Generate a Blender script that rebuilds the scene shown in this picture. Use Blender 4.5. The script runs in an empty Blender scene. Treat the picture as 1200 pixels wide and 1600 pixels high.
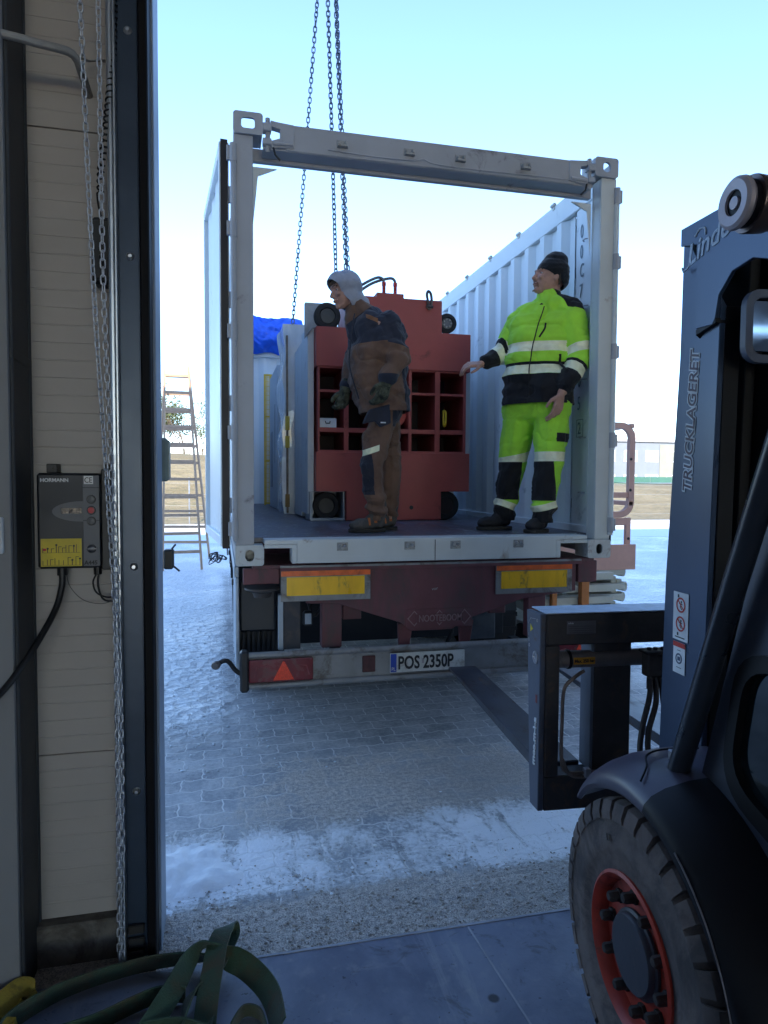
import bpy, bmesh, math, random
from mathutils import Vector, Matrix, Euler, noise
R = math.radians
random.seed(7)
SC = bpy.context.scene
COL = SC.collection

# ---------------------------------------------------------------- camera, world, sun, exposure
cam = bpy.data.cameras.new('camera'); camo = bpy.data.objects.new('camera', cam); COL.objects.link(camo)
cam.sensor_fit = 'VERTICAL'; cam.sensor_height = 36.0; cam.lens = 36.0 * 1066.0 / 1600.0
cam.clip_start = 0.05; cam.clip_end = 2000
camo.matrix_world = Matrix.Translation((0, 0, 1.7)) @ Matrix.Rotation(R(-13.44), 4, 'Z') @ Matrix.Rotation(R(90 - 2.69), 4, 'X') @ Matrix.Rotation(R(0.31), 4, 'Z')
SC.camera = camo
SUN_EL, SUN_AZ = 25.0, 188.0        # azimuth of the sun, clockwise from +Y: it stands behind the hall
world = bpy.data.worlds.new("World"); SC.world = world; world.use_nodes = True
nt = world.node_tree; nt.nodes.clear()
wo = nt.nodes.new('ShaderNodeOutputWorld'); bg = nt.nodes.new('ShaderNodeBackground'); sky = nt.nodes.new('ShaderNodeTexSky')
sky.sky_type = 'NISHITA'; sky.sun_disc = False; sky.sun_elevation = R(SUN_EL); sky.sun_rotation = R(SUN_AZ)
sky.air_density = .85; sky.dust_density = .1; sky.ozone_density = 3.0; sky.altitude = 50
bg.inputs['Strength'].default_value = 0.15
nt.links.new(sky.outputs[0], bg.inputs['Color']); nt.links.new(bg.outputs[0], wo.inputs[0])
sun = bpy.data.lights.new('sun', 'SUN'); sun.energy = 2.2; sun.angle = R(0.5); sun.color = (1.0, 0.93, 0.82)
suno = bpy.data.objects.new('sun', sun); COL.objects.link(suno)
sd = Vector((math.sin(R(SUN_AZ)) * math.cos(R(SUN_EL)), math.cos(R(SUN_AZ)) * math.cos(R(SUN_EL)), math.sin(R(SUN_EL))))
suno.rotation_euler = sd.to_track_quat('Z', 'Y').to_euler(); suno.location = (0, -30, 30)
SC.view_settings.view_transform = 'Standard'; SC.view_settings.look = 'None'
SC.view_settings.exposure = 2.05; SC.view_settings.gamma = 1.0

# ---------------------------------------------------------------- helpers
def wm(o):
    m = o.matrix_basis.copy()
    while o.parent: o = o.parent; m = o.matrix_basis @ m
    return m
def tag(o, label=None, cat=None, group=None, kind=None):
    if label: o['label'] = label
    if cat: o['category'] = cat
    if group: o['group'] = group
    if kind: o['kind'] = kind
    return o
def thing(name, label, cat, loc=(0, 0, 0), rz=0, group=None):
    o = bpy.data.objects.new(name, None); COL.objects.link(o); o.empty_display_size = .1
    o.location = loc; o.rotation_euler = (0, 0, rz)
    return tag(o, label, cat, group)
def rr(w, h, r, n=5):
    pts = []
    for cx, cy, a0 in ((w/2-r, h/2-r, 0), (-w/2+r, h/2-r, 90), (-w/2+r, -h/2+r, 180), (w/2-r, -h/2+r, 270)):
        for i in range(n):
            a = R(a0 + 90*i/(n-1)); pts.append((cx + r*math.cos(a), cy + r*math.sin(a)))
    return pts
def smooth_path(pts, n=8):
    P = [Vector(p) for p in pts]; out = []
    for i in range(len(P)-1):
        p0 = P[max(i-1, 0)]; p1 = P[i]; p2 = P[i+1]; p3 = P[min(i+2, len(P)-1)]
        for k in range(n):
            t = k/n
            out.append(.5*((2*p1) + (p2-p0)*t + (2*p0-5*p1+4*p2-p3)*t*t + (3*p1-p0-3*p2+p3)*t**3))
    out.append(P[-1]); return out
class MB:
    def __init__(s): s.bm = bmesh.new(); s.mi = 0
    def mat(s, i): s.mi = i; return s
    def _mark(s, f0):
        s.bm.faces.ensure_lookup_table()
        for f in list(s.bm.faces)[f0:]: f.material_index = s.mi
    def raw(s, verts, faces):
        f0 = len(s.bm.faces); vs = [s.bm.verts.new(v) for v in verts]
        for f in faces:
            try: s.bm.faces.new([vs[i] for i in f])
            except ValueError: pass
        s._mark(f0); return s
    def merge(s, b):
        b.verts.index_update()
        s.raw([v.co.copy() for v in b.verts], [[v.index for v in f.verts] for f in b.faces]); b.free(); return s
    def box(s, x0, x1, y0, y1, z0, z1, bev=.003, M=None):
        b = bmesh.new(); bmesh.ops.create_cube(b, size=1)
        sx, sy, sz = abs(x1-x0), abs(y1-y0), abs(z1-z0)
        for v in b.verts: v.co = Vector((v.co.x*sx+(x0+x1)/2, v.co.y*sy+(y0+y1)/2, v.co.z*sz+(z0+z1)/2))
        bev = min(bev, .3*min(sx, sy, sz))
        if bev > 0: bmesh.ops.bevel(b, geom=list(b.edges), offset=bev, segments=1, affect='EDGES')
        if M: bmesh.ops.transform(b, matrix=M, verts=b.verts)
        return s.merge(b)
    def bar(s, p0, p1, w, h, up=(0, 0, 1), bev=.003):
        p0 = Vector(p0); p1 = Vector(p1); d = p1-p0; L = d.length; d.normalize(); u = Vector(up)
        x = d.cross(u)
        if x.length < 1e-4: x = d.cross(Vector((1, 0, 0)))
        x.normalize(); u = x.cross(d)
        M = Matrix((x, d, u)).transposed().to_4x4(); M.translation = (p0+p1)/2
        return s.box(-w/2, w/2, -L/2, L/2, -h/2, h/2, bev, M)
    def tube(s, pts, r, seg=10, caps=True, r1=None):
        P = [Vector(p) for p in pts]; n = len(P); rings = []; f0 = len(s.bm.faces)
        t = (P[1]-P[0]).normalized(); a = t.orthogonal().normalized()
        for i in range(n):
            t = (P[min(i+1, n-1)]-P[max(i-1, 0)]).normalized(); a = (a - t*a.dot(t)).normalized(); b = t.cross(a)
            rad = r if r1 is None else r+(r1-r)*i/(n-1)
            rings.append([s.bm.verts.new(P[i]+(a*math.cos(2*math.pi*k/seg)+b*math.sin(2*math.pi*k/seg))*rad) for k in range(seg)])
        for i in range(n-1):
            for k in range(seg): s.bm.faces.new((rings[i][k], rings[i][(k+1) % seg], rings[i+1][(k+1) % seg], rings[i+1][k]))
        if caps: s.bm.faces.new(rings[0][::-1]); s.bm.faces.new(rings[-1])
        s._mark(f0); return s
    def cyl(s, p0, p1, r, seg=16, r1=None): return s.tube([p0, p1], r, seg, True, r1)
    def lathe(s, c, axis, prof, seg=32, cap=True):
        c = Vector(c); ax = Vector(axis).normalized(); a = ax.orthogonal().normalized(); b = ax.cross(a); f0 = len(s.bm.faces); rings = []
        for r, h in prof: rings.append([s.bm.verts.new(c+ax*h+(a*math.cos(2*math.pi*k/seg)+b*math.sin(2*math.pi*k/seg))*max(r, 1e-4)) for k in range(seg)])
        for i in range(len(rings)-1):
            for k in range(seg): s.bm.faces.new((rings[i][k], rings[i][(k+1) % seg], rings[i+1][(k+1) % seg], rings[i+1][k]))
        if cap and prof[0][0] > 1e-3: s.bm.faces.new(rings[0][::-1])
        if cap and prof[-1][0] > 1e-3: s.bm.faces.new(rings[-1])
        s._mark(f0); return s
    def prism(s, pts, vec, bev=0):
        b = bmesh.new(); vs = [b.verts.new(p) for p in pts]; f = b.faces.new(vs)
        r = bmesh.ops.extrude_face_region(b, geom=[f]); vv = [e for e in r['geom'] if isinstance(e, bmesh.types.BMVert)]
        bmesh.ops.translate(b, vec=Vector(vec), verts=vv)
        if bev: bmesh.ops.bevel(b, geom=list(b.edges), offset=bev, segments=1, affect='EDGES')
        bmesh.ops.recalc_face_normals(b, faces=b.faces)
        return s.merge(b)
    def ring(s, outer, inner, vec):
        n = len(outer); v = Vector(vec); A = [Vector(p) for p in outer]; B = [Vector(p) for p in inner]
        V = A+B+[p+v for p in A]+[p+v for p in B]; F = []
        for i in range(n):
            j = (i+1) % n
            F += [(i, j, n+j, n+i), (2*n+i, 3*n+i, 3*n+j, 2*n+j), (i, 2*n+i, 2*n+j, j), (n+i, n+j, 3*n+j, 3*n+i)]
        return s.raw(V, F)
    def ribbon(s, path, up, w, th=.004):
        P = [Vector(p) for p in path]; n = len(P); V = []; F = []
        for i in range(n):
            t = (P[min(i+1, n-1)]-P[max(i-1, 0)]).normalized(); u = Vector(up[i]); u = (u-t*u.dot(t)).normalized(); nn = t.cross(u)
            for a, b in ((-1, -1), (1, -1), (1, 1), (-1, 1)): V.append(P[i]+u*a*w/2+nn*b*th/2)
        for i in range(n-1):
            for k in range(4): F.append((4*i+k, 4*i+(k+1) % 4, 4*i+4+(k+1) % 4, 4*i+4+k))
        F += [(3, 2, 1, 0), (4*n-4, 4*n-3, 4*n-2, 4*n-1)]
        return s.raw(V, F)
    def build(s, name, mats, parent=None, smooth=True, local=False, ang=35, label=None):
        bmesh.ops.recalc_face_normals(s.bm, faces=s.bm.faces)
        me = bpy.data.meshes.new(name); s.bm.to_mesh(me); s.bm.free()
        return link_mesh(name, me, mats, parent, smooth, local, ang, label)
def link_mesh(name, me, mats, parent=None, smooth=True, local=False, ang=35, label=None):
    for m in (mats if isinstance(mats, (list, tuple)) else [mats]): me.materials.append(m)
    if parent is not None and not local: me.transform(wm(parent).inverted())
    if smooth: me.shade_smooth(); me.set_sharp_from_angle(angle=R(ang))
    o = bpy.data.objects.new(name, me); COL.objects.link(o)
    if parent is not None: o.parent = parent
    if label: o['label'] = label
    return o
def reorigin(o, p):
    p = Vector(p); o.data.transform(Matrix.Translation(-p)); o.location = p; return o
def text(name, body, size, org, ux, uy, mat, parent, sx=1.0, th=.0012, bold=0.0, spacing=1.0, align='LEFT', local=False, shear=0):
    cu = bpy.data.curves.new(name, 'FONT'); cu.body = body; cu.size = size; cu.extrude = th; cu.offset = bold
    cu.align_x = align; cu.space_character = spacing; cu.resolution_u = 3; cu.shear = shear
    tmp = bpy.data.objects.new(name, cu); COL.objects.link(tmp); dg = bpy.context.evaluated_depsgraph_get(); dg.update()
    me = bpy.data.meshes.new_from_object(tmp.evaluated_get(dg)); bpy.data.objects.remove(tmp); bpy.data.curves.remove(cu)
    ux = Vector(ux).normalized(); uy = Vector(uy).normalized(); uz = ux.cross(uy)
    M = Matrix((ux*sx, uy, uz)).transposed().to_4x4(); M.translation = Vector(org); me.transform(M); me.materials.clear()
    return link_mesh(name, me, mat, parent, False, local)

# ---------------------------------------------------------------- materials
def _n(nt, t, **k):
    n = nt.nodes.new(t)
    for a, b in k.items():
        if hasattr(n, a): setattr(n, a, b)
        else: n.inputs[a].default_value = b
    return n
def _mix(nt, fac, a, b, bt='MIX'):
    m = nt.nodes.new('ShaderNodeMix'); m.data_type = 'RGBA'; m.blend_type = bt
    for i, v in ((0, fac), (6, a), (7, b)):
        if hasattr(v, 'links') or isinstance(v, bpy.types.NodeSocket): nt.links.new(v, m.inputs[i])
        else: m.inputs[i].default_value = (*v, 1) if i and len(v) == 3 else v
    return m.outputs[2]
def _math(nt, op, a, b=0.0, c=None, clamp=False):
    m = nt.nodes.new('ShaderNodeMath'); m.operation = op; m.use_clamp = clamp
    for i, v in enumerate((a, b, c)):
        if v is None: continue
        if isinstance(v, bpy.types.NodeSocket): nt.links.new(v, m.inputs[i])
        else: m.inputs[i].default_value = v
    return m.outputs[0]
def _ramp(nt, x, a, b):        # smooth 0..1 between a and b
    m = nt.nodes.new('ShaderNodeMapRange'); m.interpolation_type = 'SMOOTHSTEP'
    nt.links.new(x, m.inputs[0]); m.inputs[1].default_value = a; m.inputs[2].default_value = b; return m.outputs[0]
def _noise(nt, co, scale, detail=4, rough=.55, dist=0, sc3=None):
    if sc3:
        mp = nt.nodes.new('ShaderNodeMapping'); nt.links.new(co, mp.inputs[0]); mp.inputs['Scale'].default_value = sc3; co = mp.outputs[0]
    n = nt.nodes.new('ShaderNodeTexNoise'); nt.links.new(co, n.inputs['Vector']); n.inputs['Scale'].default_value = scale
    n.inputs['Detail'].default_value = detail; n.inputs['Roughness'].default_value = rough; n.inputs['Distortion'].default_value = dist
    return n.outputs[0]
MATS = {}
def M(name, col, rough=.6, metal=0., var=.18, scale=6, bump=.15, bscale=70, dirt=None, damt=.5, dscale=5, stretch=None, coat=0., sheen=0., bdist=.004, spec=.5):
    if name in MATS: return MATS[name]
    m = bpy.data.materials.new(name); m.use_nodes = True; nt = m.node_tree; p = nt.nodes['Principled BSDF']
    co = nt.nodes.new('ShaderNodeTexCoord').outputs['Object']
    n1 = _noise(nt, co, scale, 5, .6, .3, stretch); f = _ramp(nt, n1, .3, .7)
    c = _mix(nt, f, tuple(max(0, x*(1-var)) for x in col), tuple(min(1, x*(1+var)) for x in col))
    rs = _math(nt, 'MULTIPLY_ADD', n1, .25, rough-.12)
    if dirt:
        n2 = _noise(nt, co, dscale, 8, .7, .6, stretch); f2 = _ramp(nt, n2, .72-damt*.45, .80-damt*.25)
        f2 = _math(nt, 'MULTIPLY', f2, .9); c = _mix(nt, f2, c, dirt); rs = _math(nt, 'MULTIPLY_ADD', f2, .3, rs, True)
    nt.links.new(c, p.inputs['Base Color']); nt.links.new(rs, p.inputs['Roughness']); p.inputs['Metallic'].default_value = metal
    p.inputs['Coat Weight'].default_value = coat; p.inputs['Sheen Weight'].default_value = sheen; p.inputs['Specular IOR Level'].default_value = spec
    if bump:
        b = nt.nodes.new('ShaderNodeBump'); b.inputs['Strength'].default_value = bump; b.inputs['Distance'].default_value = bdist
        nt.links.new(_noise(nt, co, bscale, 4, .6, 0, stretch), b.inputs['Height']); nt.links.new(b.outputs[0], p.inputs['Normal'])
    MATS[name] = m; return m
def flat(name, col, rough=.5, metal=0., emit=0):
    return M(name, col, rough, metal, var=.06, bump=0, scale=20)
# ---------------------------------------------------------------- ground
def ground_material():
    m = bpy.data.materials.new('yard ground'); m.use_nodes = True; nt = m.node_tree; p = nt.nodes['Principled BSDF']
    co = nt.nodes.new('ShaderNodeTexCoord').outputs['Object']
    sep = nt.nodes.new('ShaderNodeSeparateXYZ'); nt.links.new(co, sep.inputs[0]); X, Y = sep.outputs[0], sep.outputs[1]
    # wavy interlocking pavers
    cmb = nt.nodes.new('ShaderNodeCombineXYZ')
    zig = _math(nt, 'MULTIPLY', _math(nt, 'ADD', _math(nt, 'PINGPONG', X, .055), -.0275), .34)
    zig2 = _math(nt, 'MULTIPLY', _math(nt, 'ADD', _math(nt, 'PINGPONG', Y, .04), -.02), .2)
    nt.links.new(_math(nt, 'ADD', X, zig2), cmb.inputs[0]); nt.links.new(_math(nt, 'ADD', Y, zig), cmb.inputs[1])
    br = nt.nodes.new('ShaderNodeTexBrick'); nt.links.new(cmb.outputs[0], br.inputs['Vector'])
    br.inputs['Scale'].default_value = 1; br.inputs['Brick Width'].default_value = .225; br.inputs['Row Height'].default_value = .14
    br.inputs['Mortar Size'].default_value = .0055; br.inputs['Mortar Smooth'].default_value = .4; br.inputs['Bias'].default_value = 0
    br.inputs['Color1'].default_value = (.20, .215, .24, 1); br.inputs['Color2'].default_value = (.32, .34, .37, 1); br.inputs['Mortar'].default_value = (.74, .74, .74, 1)
    nbig = _noise(nt, co, .9, 5, .6, .5); nmid = _noise(nt, co, 4.5, 6, .65, .4); nfine = _noise(nt, co, 38, 5, .7, .2); ngr = _noise(nt, co, 160, 3, .7)
    c = br.outputs['Color']
    c = _mix(nt, _math(nt, 'MULTIPLY', _ramp(nt, nmid, .35, .7), .35), c, (.40, .39, .38))
    pale_film = _math(nt, 'MULTIPLY_ADD', _ramp(nt, _math(nt, 'ADD', _math(nt, 'MULTIPLY', nmid, .5), _math(nt, 'MULTIPLY', nfine, .5)), .38, .64), .46, .10); c = _mix(nt, pale_film, c, (.80, .79, .78))  # patchy frost film over the pavers
    def band(v, a, b, c_, d): return _math(nt, 'MULTIPLY', _ramp(nt, v, a, b), _math(nt, 'SUBTRACT', 1.0, _ramp(nt, v, c_, d)))
    # sand and grit: dense strip along the threshold, thinner patch further out
    s1 = _math(nt, 'MULTIPLY', band(Y, 2.2, 2.42, 2.62, 3.0), .92)
    s2 = _math(nt, 'MULTIPLY', _math(nt, 'MULTIPLY', band(Y, 3.0, 3.35, 3.75, 4.7), band(X, -.6, .5, 1.6, 2.6)), .82)
    s = _math(nt, 'MAXIMUM', s1, s2)
    sm = _ramp(nt, _math(nt, 'ADD', _math(nt, 'MULTIPLY', s, .50), _math(nt, 'ADD', _math(nt, 'MULTIPLY', nmid, .55), _math(nt, 'MULTIPLY', nfine, .40))), .72, .92)
    grit = _mix(nt, _ramp(nt, _math(nt, 'ADD', _math(nt, 'MULTIPLY', ngr, .6), _math(nt, 'MULTIPLY', nfine, .4)), .40, .60), (.24, .205, .18), (.82, .74, .66)); grit = _mix(nt, _math(nt, 'MULTIPLY', _ramp(nt, nbig, .45, .65), .5), grit, (.26, .24, .225))
    c = _mix(nt, _math(nt, 'MULTIPLY', sm, .88), c, grit)
    # trodden snow band in front of the door, dusting elsewhere
    xr = _math(nt, 'SUBTRACT', 1.0, _math(nt, 'MULTIPLY', band(X, .15, .62, .8, 1.25), .2))
    w1 = _math(nt, 'MULTIPLY', band(Y, 2.58, 2.80, 3.12, 3.65), xr)
    k = _math(nt, 'ADD', _math(nt, 'MULTIPLY', w1, .56), _math(nt, 'ADD', _math(nt, 'MULTIPLY', nmid, .50), _math(nt, 'MULTIPLY', nfine, .48)))
    stk_ = _noise(nt, co, 7, 6, .7, .8, (1, .35, 1)); k = _math(nt, 'SUBTRACT', k, _math(nt, 'MULTIPLY', _ramp(nt, stk_, .50, .68), .22))
    sn1 = _ramp(nt, k, .80, 1.03)
    # rough ice: left of the trailer and right of it, and the yard beyond
    L = _math(nt, 'SUBTRACT', 1.0, _ramp(nt, X, -.15, .35)); Lr = _math(nt, 'MULTIPLY', L, _ramp(nt, Y, 3.6, 5.4))
    Rr = _math(nt, 'MULTIPLY', _ramp(nt, X, 2.5, 3.3), _ramp(nt, Y, 4.6, 6.5)); far = _ramp(nt, Y, 9, 14)
    ice = _math(nt, 'MAXIMUM', _math(nt, 'MAXIMUM', Lr, Rr), far)
    vo = nt.nodes.new('ShaderNodeTexVoronoi'); nt.links.new(co, vo.inputs['Vector']); vo.inputs['Scale'].default_value = 11; vo.feature = 'F1'
    ki = _math(nt, 'ADD', _math(nt, 'MULTIPLY', ice, .62), _math(nt, 'ADD', _math(nt, 'MULTIPLY', nmid, .30), _math(nt, 'MULTIPLY', nfine, .45)))
    sn2 = _ramp(nt, ki, .72, .98)
    icec = _mix(nt, _ramp(nt, nfine, .35, .65), (.52, .57, .62), (.86, .88, .90))
    c = _mix(nt, sn2, c, icec)
    dust = _math(nt, 'MULTIPLY', _ramp(nt, nfine, .55, .75), _math(nt, 'MULTIPLY', _ramp(nt, nbig, .42, .62), .45)); c = _mix(nt, dust, c, (.5, .52, .54))
    c = _mix(nt, sn1, c, (.90, .91, .93))
    sp = _math(nt, 'MULTIPLY', _ramp(nt, ngr, .62, .70), .55); c = _mix(nt, sp, c, (.10, .09, .08))
    nt.links.new(c, p.inputs['Base Color'])
    wet = _ramp(nt, nbig, .4, .65); rg = _math(nt, 'SUBTRACT', .78, _math(nt, 'MULTIPLY', wet, .22)); rg = _math(nt, 'SUBTRACT', rg, _math(nt, 'MULTIPLY', sn2, .25)); nt.links.new(rg, p.inputs['Roughness'])
    h = _math(nt, 'MULTIPLY', br.outputs['Fac'], -.35)
    h = _math(nt, 'ADD', h, _math(nt, 'MULTIPLY', nfine, .35)); h = _math(nt, 'ADD', h, _math(nt, 'MULTIPLY', _math(nt, 'MULTIPLY', vo.outputs['Distance'], ice), 2.2))
    h = _math(nt, 'ADD', h, _math(nt, 'MULTIPLY', _math(nt, 'MULTIPLY', sn1, nmid), 1.6)); h = _math(nt, 'ADD', h, _math(nt, 'MULTIPLY', _math(nt, 'MULTIPLY', sm, ngr), .6))
    b = nt.nodes.new('ShaderNodeBump'); b.inputs['Strength'].default_value = .8; b.inputs['Distance'].default_value = .014
    nt.links.new(h, b.inputs['Height']); nt.links.new(b.outputs[0], p.inputs['Normal'])
    return m
g = MB(); g.raw([(-900, 2.36, 0), (900, 2.36, 0), (900, 1400, 0), (-900, 1400, 0), (-900, -60, 0), (900, -60, 0)], [(0, 1, 2, 3), (4, 5, 1, 0)])
tag(g.build('ground', ground_material(), None, smooth=False), kind='structure')

def floor_material():
    m = bpy.data.materials.new('hall floor'); m.use_nodes = True; nt = m.node_tree; p = nt.nodes['Principled BSDF']
    co = nt.nodes.new('ShaderNodeTexCoord').outputs['Object']
    a = _noise(nt, co, 2.2, 6, .6, .5); b_ = _noise(nt, co, 14, 6, .65, .3); g_ = _noise(nt, co, 45, 4, .6)
    c = _mix(nt, _ramp(nt, a, .3, .7), (.13, .15, .21), (.26, .29, .37)); c = _mix(nt, _math(nt, 'MULTIPLY', _ramp(nt, b_, .52, .72), .5), c, (.32, .33, .36))
    spots = _ramp(nt, b_, .30, .22); c = _mix(nt, _math(nt, 'MULTIPLY', _ramp(nt, g_, .33, .26), .8), c, (.03, .028, .03))
    vo = nt.nodes.new('ShaderNodeTexVoronoi'); nt.links.new(co, vo.inputs['Vector']); vo.inputs['Scale'].default_value = 3.1
    c = _mix(nt, _math(nt, 'MULTIPLY', _ramp(nt, vo.outputs['Distance'], .075, .045), .85), c, (.035, .03, .03))
    sc_ = _noise(nt, co, 9, 7, .7, .4, (1, .12, 1)); c = _mix(nt, _math(nt, 'MULTIPLY', _ramp(nt, sc_, .56, .66), .35), c, (.42, .43, .45)); c = _mix(nt, _math(nt, 'MULTIPLY', _ramp(nt, _noise(nt, co, 5.5, 7, .72, 1.2), .56, .68), .55), c, (.07, .065, .07))
    nt.links.new(c, p.inputs['Base Color']); nt.links.new(_math(nt, 'MULTIPLY_ADD', b_, .45, .12), p.inputs['Roughness'])
    b = nt.nodes.new('ShaderNodeBump'); b.inputs['Strength'].default_value = .3; b.inputs['Distance'].default_value = .006
    nt.links.new(_math(nt, 'ADD', b_, _math(nt, 'MULTIPLY', g_, .5)), b.inputs['Height']); nt.links.new(b.outputs[0], p.inputs['Normal']); return m
g = MB(); g.box(-25, 30, -32, 2.385, -.2, .012, .004)
fl_ = tag(g.build('floor', floor_material(), None), kind='structure')
g = MB(); g.bar((.90, 2.36, .0135), (.965, 1.2, .0135), .007, .002); g.bar((.0, 2.372, .0135), (3.6, 2.372, .0135), .012, .003)
tag(g.build('floor_joint', M('joint', (.33, .35, .4), .6), None), kind='structure')

# snow piled by the door jamb, grit and ice crumbs: real relief
def heightpatch(name, x0, x1, y0, y1, step, fn, mat, **k):
    g = MB(); nx = int((x1-x0)/step); ny = int((y1-y0)/step); idx = {}; V = []; F = []
    for j in range(ny+1):
        for i in range(nx+1):
            x = x0+i*step; y = y0+j*step; h = fn(x, y); idx[i, j] = len(V); V.append((x, y, h))
    for j in range(ny):
        for i in range(nx):
            q = (idx[i, j], idx[i+1, j], idx[i+1, j+1], idx[i, j+1])
            if max(V[a][2] for a in q) > 0: F.append(q)
    g.raw(V, F); o = g.build(name, mat, None, ang=180); tag(o, **k); return o
def snowh(x, y):
    d = ((x+.36)/.58)**2+((y-2.98)/.36)**2
    n = noise.noise(Vector((x*7, y*7, 3)))*.5+noise.noise(Vector((x*19, y*19, 8)))*.3
    n2 = noise.noise(Vector((x*42, y*42, 1)))
    return .045*math.exp(-d*1.5)*(1+.7*n)-.019+.016*n+.006*n2
SNOW = M('snow', (.88, .90, .92), .75, 0, .05, 12, .5, 60, bdist=.006)
heightpatch('snow', -1.6, .9, 2.5, 3.9, .02, snowh, SNOW, label='small heap of white snow swept beside the door jamb', cat='snow', kind='stuff')
def crumbs(name, n, fn, smin, smax, mat, **k):
    g = MB(); ico = bmesh.new(); bmesh.ops.create_icosphere(ico, subdivisions=1, radius=1)
    vs = [v.co.copy() for v in ico.verts]; fs = [[v.index for v in f.verts] for f in ico.faces]; ico.free(); V = []; F = []
    for _ in range(n):
        x, y = fn(); s_ = smin+(smax-smin)*random.random()**3; e = Euler((random.random()*6, random.random()*6, random.random()*6)).to_matrix()
        sc = Vector((random.uniform(.6, 1.6), random.uniform(.6, 1.6), random.uniform(.25, .6)))*s_; o = len(V)
        for v in vs:
            w = e @ v; V.append(Vector((x+w.x*sc.x, y+w.y*sc.y, .002+sc.z*.5+w.z*sc.z)))
        F += [[i+o for i in f] for f in fs]
    g.raw(V, F); o = g.build(name, mat, None, smooth=False); tag(o, **k); return o
GRIT = M('grit', (.36, .32, .28), .9, 0, .5, 60, 0)
crumbs('gravel', 5200, lambda: (random.uniform(-.3, 3.2), 2.4+abs(random.gauss(0, .22))), .0015, .006, GRIT, label='loose grit and sand strewn along the door threshold', cat='gravel', kind='stuff')
crumbs('ice_crumbs', 2600, lambda: (random.gauss(-.35, .45), random.uniform(3.9, 9.5)), .002, .011, M('ice', (.62, .68, .74), .35, 0, .1, 30, .2, 40), label='broken ice crumbs on the pavers left of the trailer', cat='ice', kind='stuff')
crumbs('snow_crumbs', 260, lambda: (random.uniform(-.3, 2.2), random.gauss(3.0, .2)), .002, .007, SNOW, label='crumbs of trodden snow scattered outside the door', cat='snow', kind='stuff')

# ---------------------------------------------------------------- far field
def grass_mat(name, c1, c2):
    m = bpy.data.materials.new(name); m.use_nodes = True; nt = m.node_tree; p = nt.nodes['Principled BSDF']; co = nt.nodes.new('ShaderNodeTexCoord').outputs['Object']
    a = _noise(nt, co, .35, 6, .65, .6, (1, 2.2, 2.2)); b_ = _noise(nt, co, 2.2, 5, .7)
    c = _mix(nt, _ramp(nt, a, .3, .7), c1, c2); c = _mix(nt, _math(nt, 'MULTIPLY', _ramp(nt, b_, .5, .7), .5), c, (.16, .15, .06)); nt.links.new(c, p.inputs['Base Color']); p.inputs['Roughness'].default_value = .95
    b = nt.nodes.new('ShaderNodeBump'); b.inputs['Strength'].default_value = 1; b.inputs['Distance'].default_value = .2; nt.links.new(b_, b.inputs['Height']); nt.links.new(b.outputs[0], p.inputs['Normal']); return m
GRASS = grass_mat('dry grass', (.25, .19, .10), (.36, .28, .16))
def bank(x, y):            # embankment that climbs towards the left
    f = max(0, min(1, (y-27)/16)); f = f*f*(3-2*f)
    l = max(0, min(1, (30-x)/34)); l = l*l*(3-2*l)
    return .03+f*(1.45+1.75*l)+.12*noise.noise(Vector((x*.2, y*.2, 0)))*f
V = []; F = []; nx, ny = 90, 30
for j in range(ny+1):
    for i in range(nx+1):
        x = -60+i*2.2; y = 24.5+j*1.6 if j < 24 else 62.9+(j-24)*9; V.append((x, y, bank(x, y)))
for j in range(ny):
    for i in range(nx): a = j*(nx+1)+i; F.append((a, a+1, a+nx+2, a+nx+1))
g = MB(); g.raw(V, F); tag(g.build('grass_bank', GRASS, None, ang=180), kind='structure')
g = MB(); g.box(-60, 120, 24.2, 24.5, -.1, .14, .01); tag(g.build('kerb', M('kerb', (.42, .42, .42), .8), None), 'long pale concrete kerb at the foot of the grass', 'kerb', kind='structure')
# snow on the sunlit edge of the yard
g = MB(); g.raw([(-60, 18.5, .004), (120, 18.5, .004), (120, 24.2, .004), (-60, 24.2, .004)], [(0, 1, 2, 3)]); tag(g.build('snow_strip', SNOW, None), kind='structure')
# road on the bank with a guard rail
rd = MB(); V = []; F = []
for i in range(60):
    x = -60+i*2
    for dy, dz in ((46, .02), (50, .05)): V.append((x, dy, bank(x, dy)+.06+dz))
for i in range(59): F.append((2*i, 2*i+2, 2*i+3, 2*i+1))
rd.raw(V, F); tag(rd.build('road', M('road', (.28, .29, .31), .8), None), kind='structure')
t = thing('guard_rail', 'grey steel guard rail along the road on the far bank', 'guard rail', (-5, 45.5, 3))
g = MB()
for i in range(40):
    x = -40+i*1.5; g.bar((x, 45.5, bank(x, 45.5)+.62), (x+1.5, 45.5, bank(x+1.5, 45.5)+.62), .06, .3)
g.build('rail', M('galv far', (.5, .51, .53), .5, .3), t)
for i in range(14):
    x = -38+i*4; g = MB(); g.box(x, x+.1, 45.53, 45.63, bank(x, 45.5)-.1, bank(x, 45.5)+.7); g.build('post', M('galv far', (0, 0, 0)), t)
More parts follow.
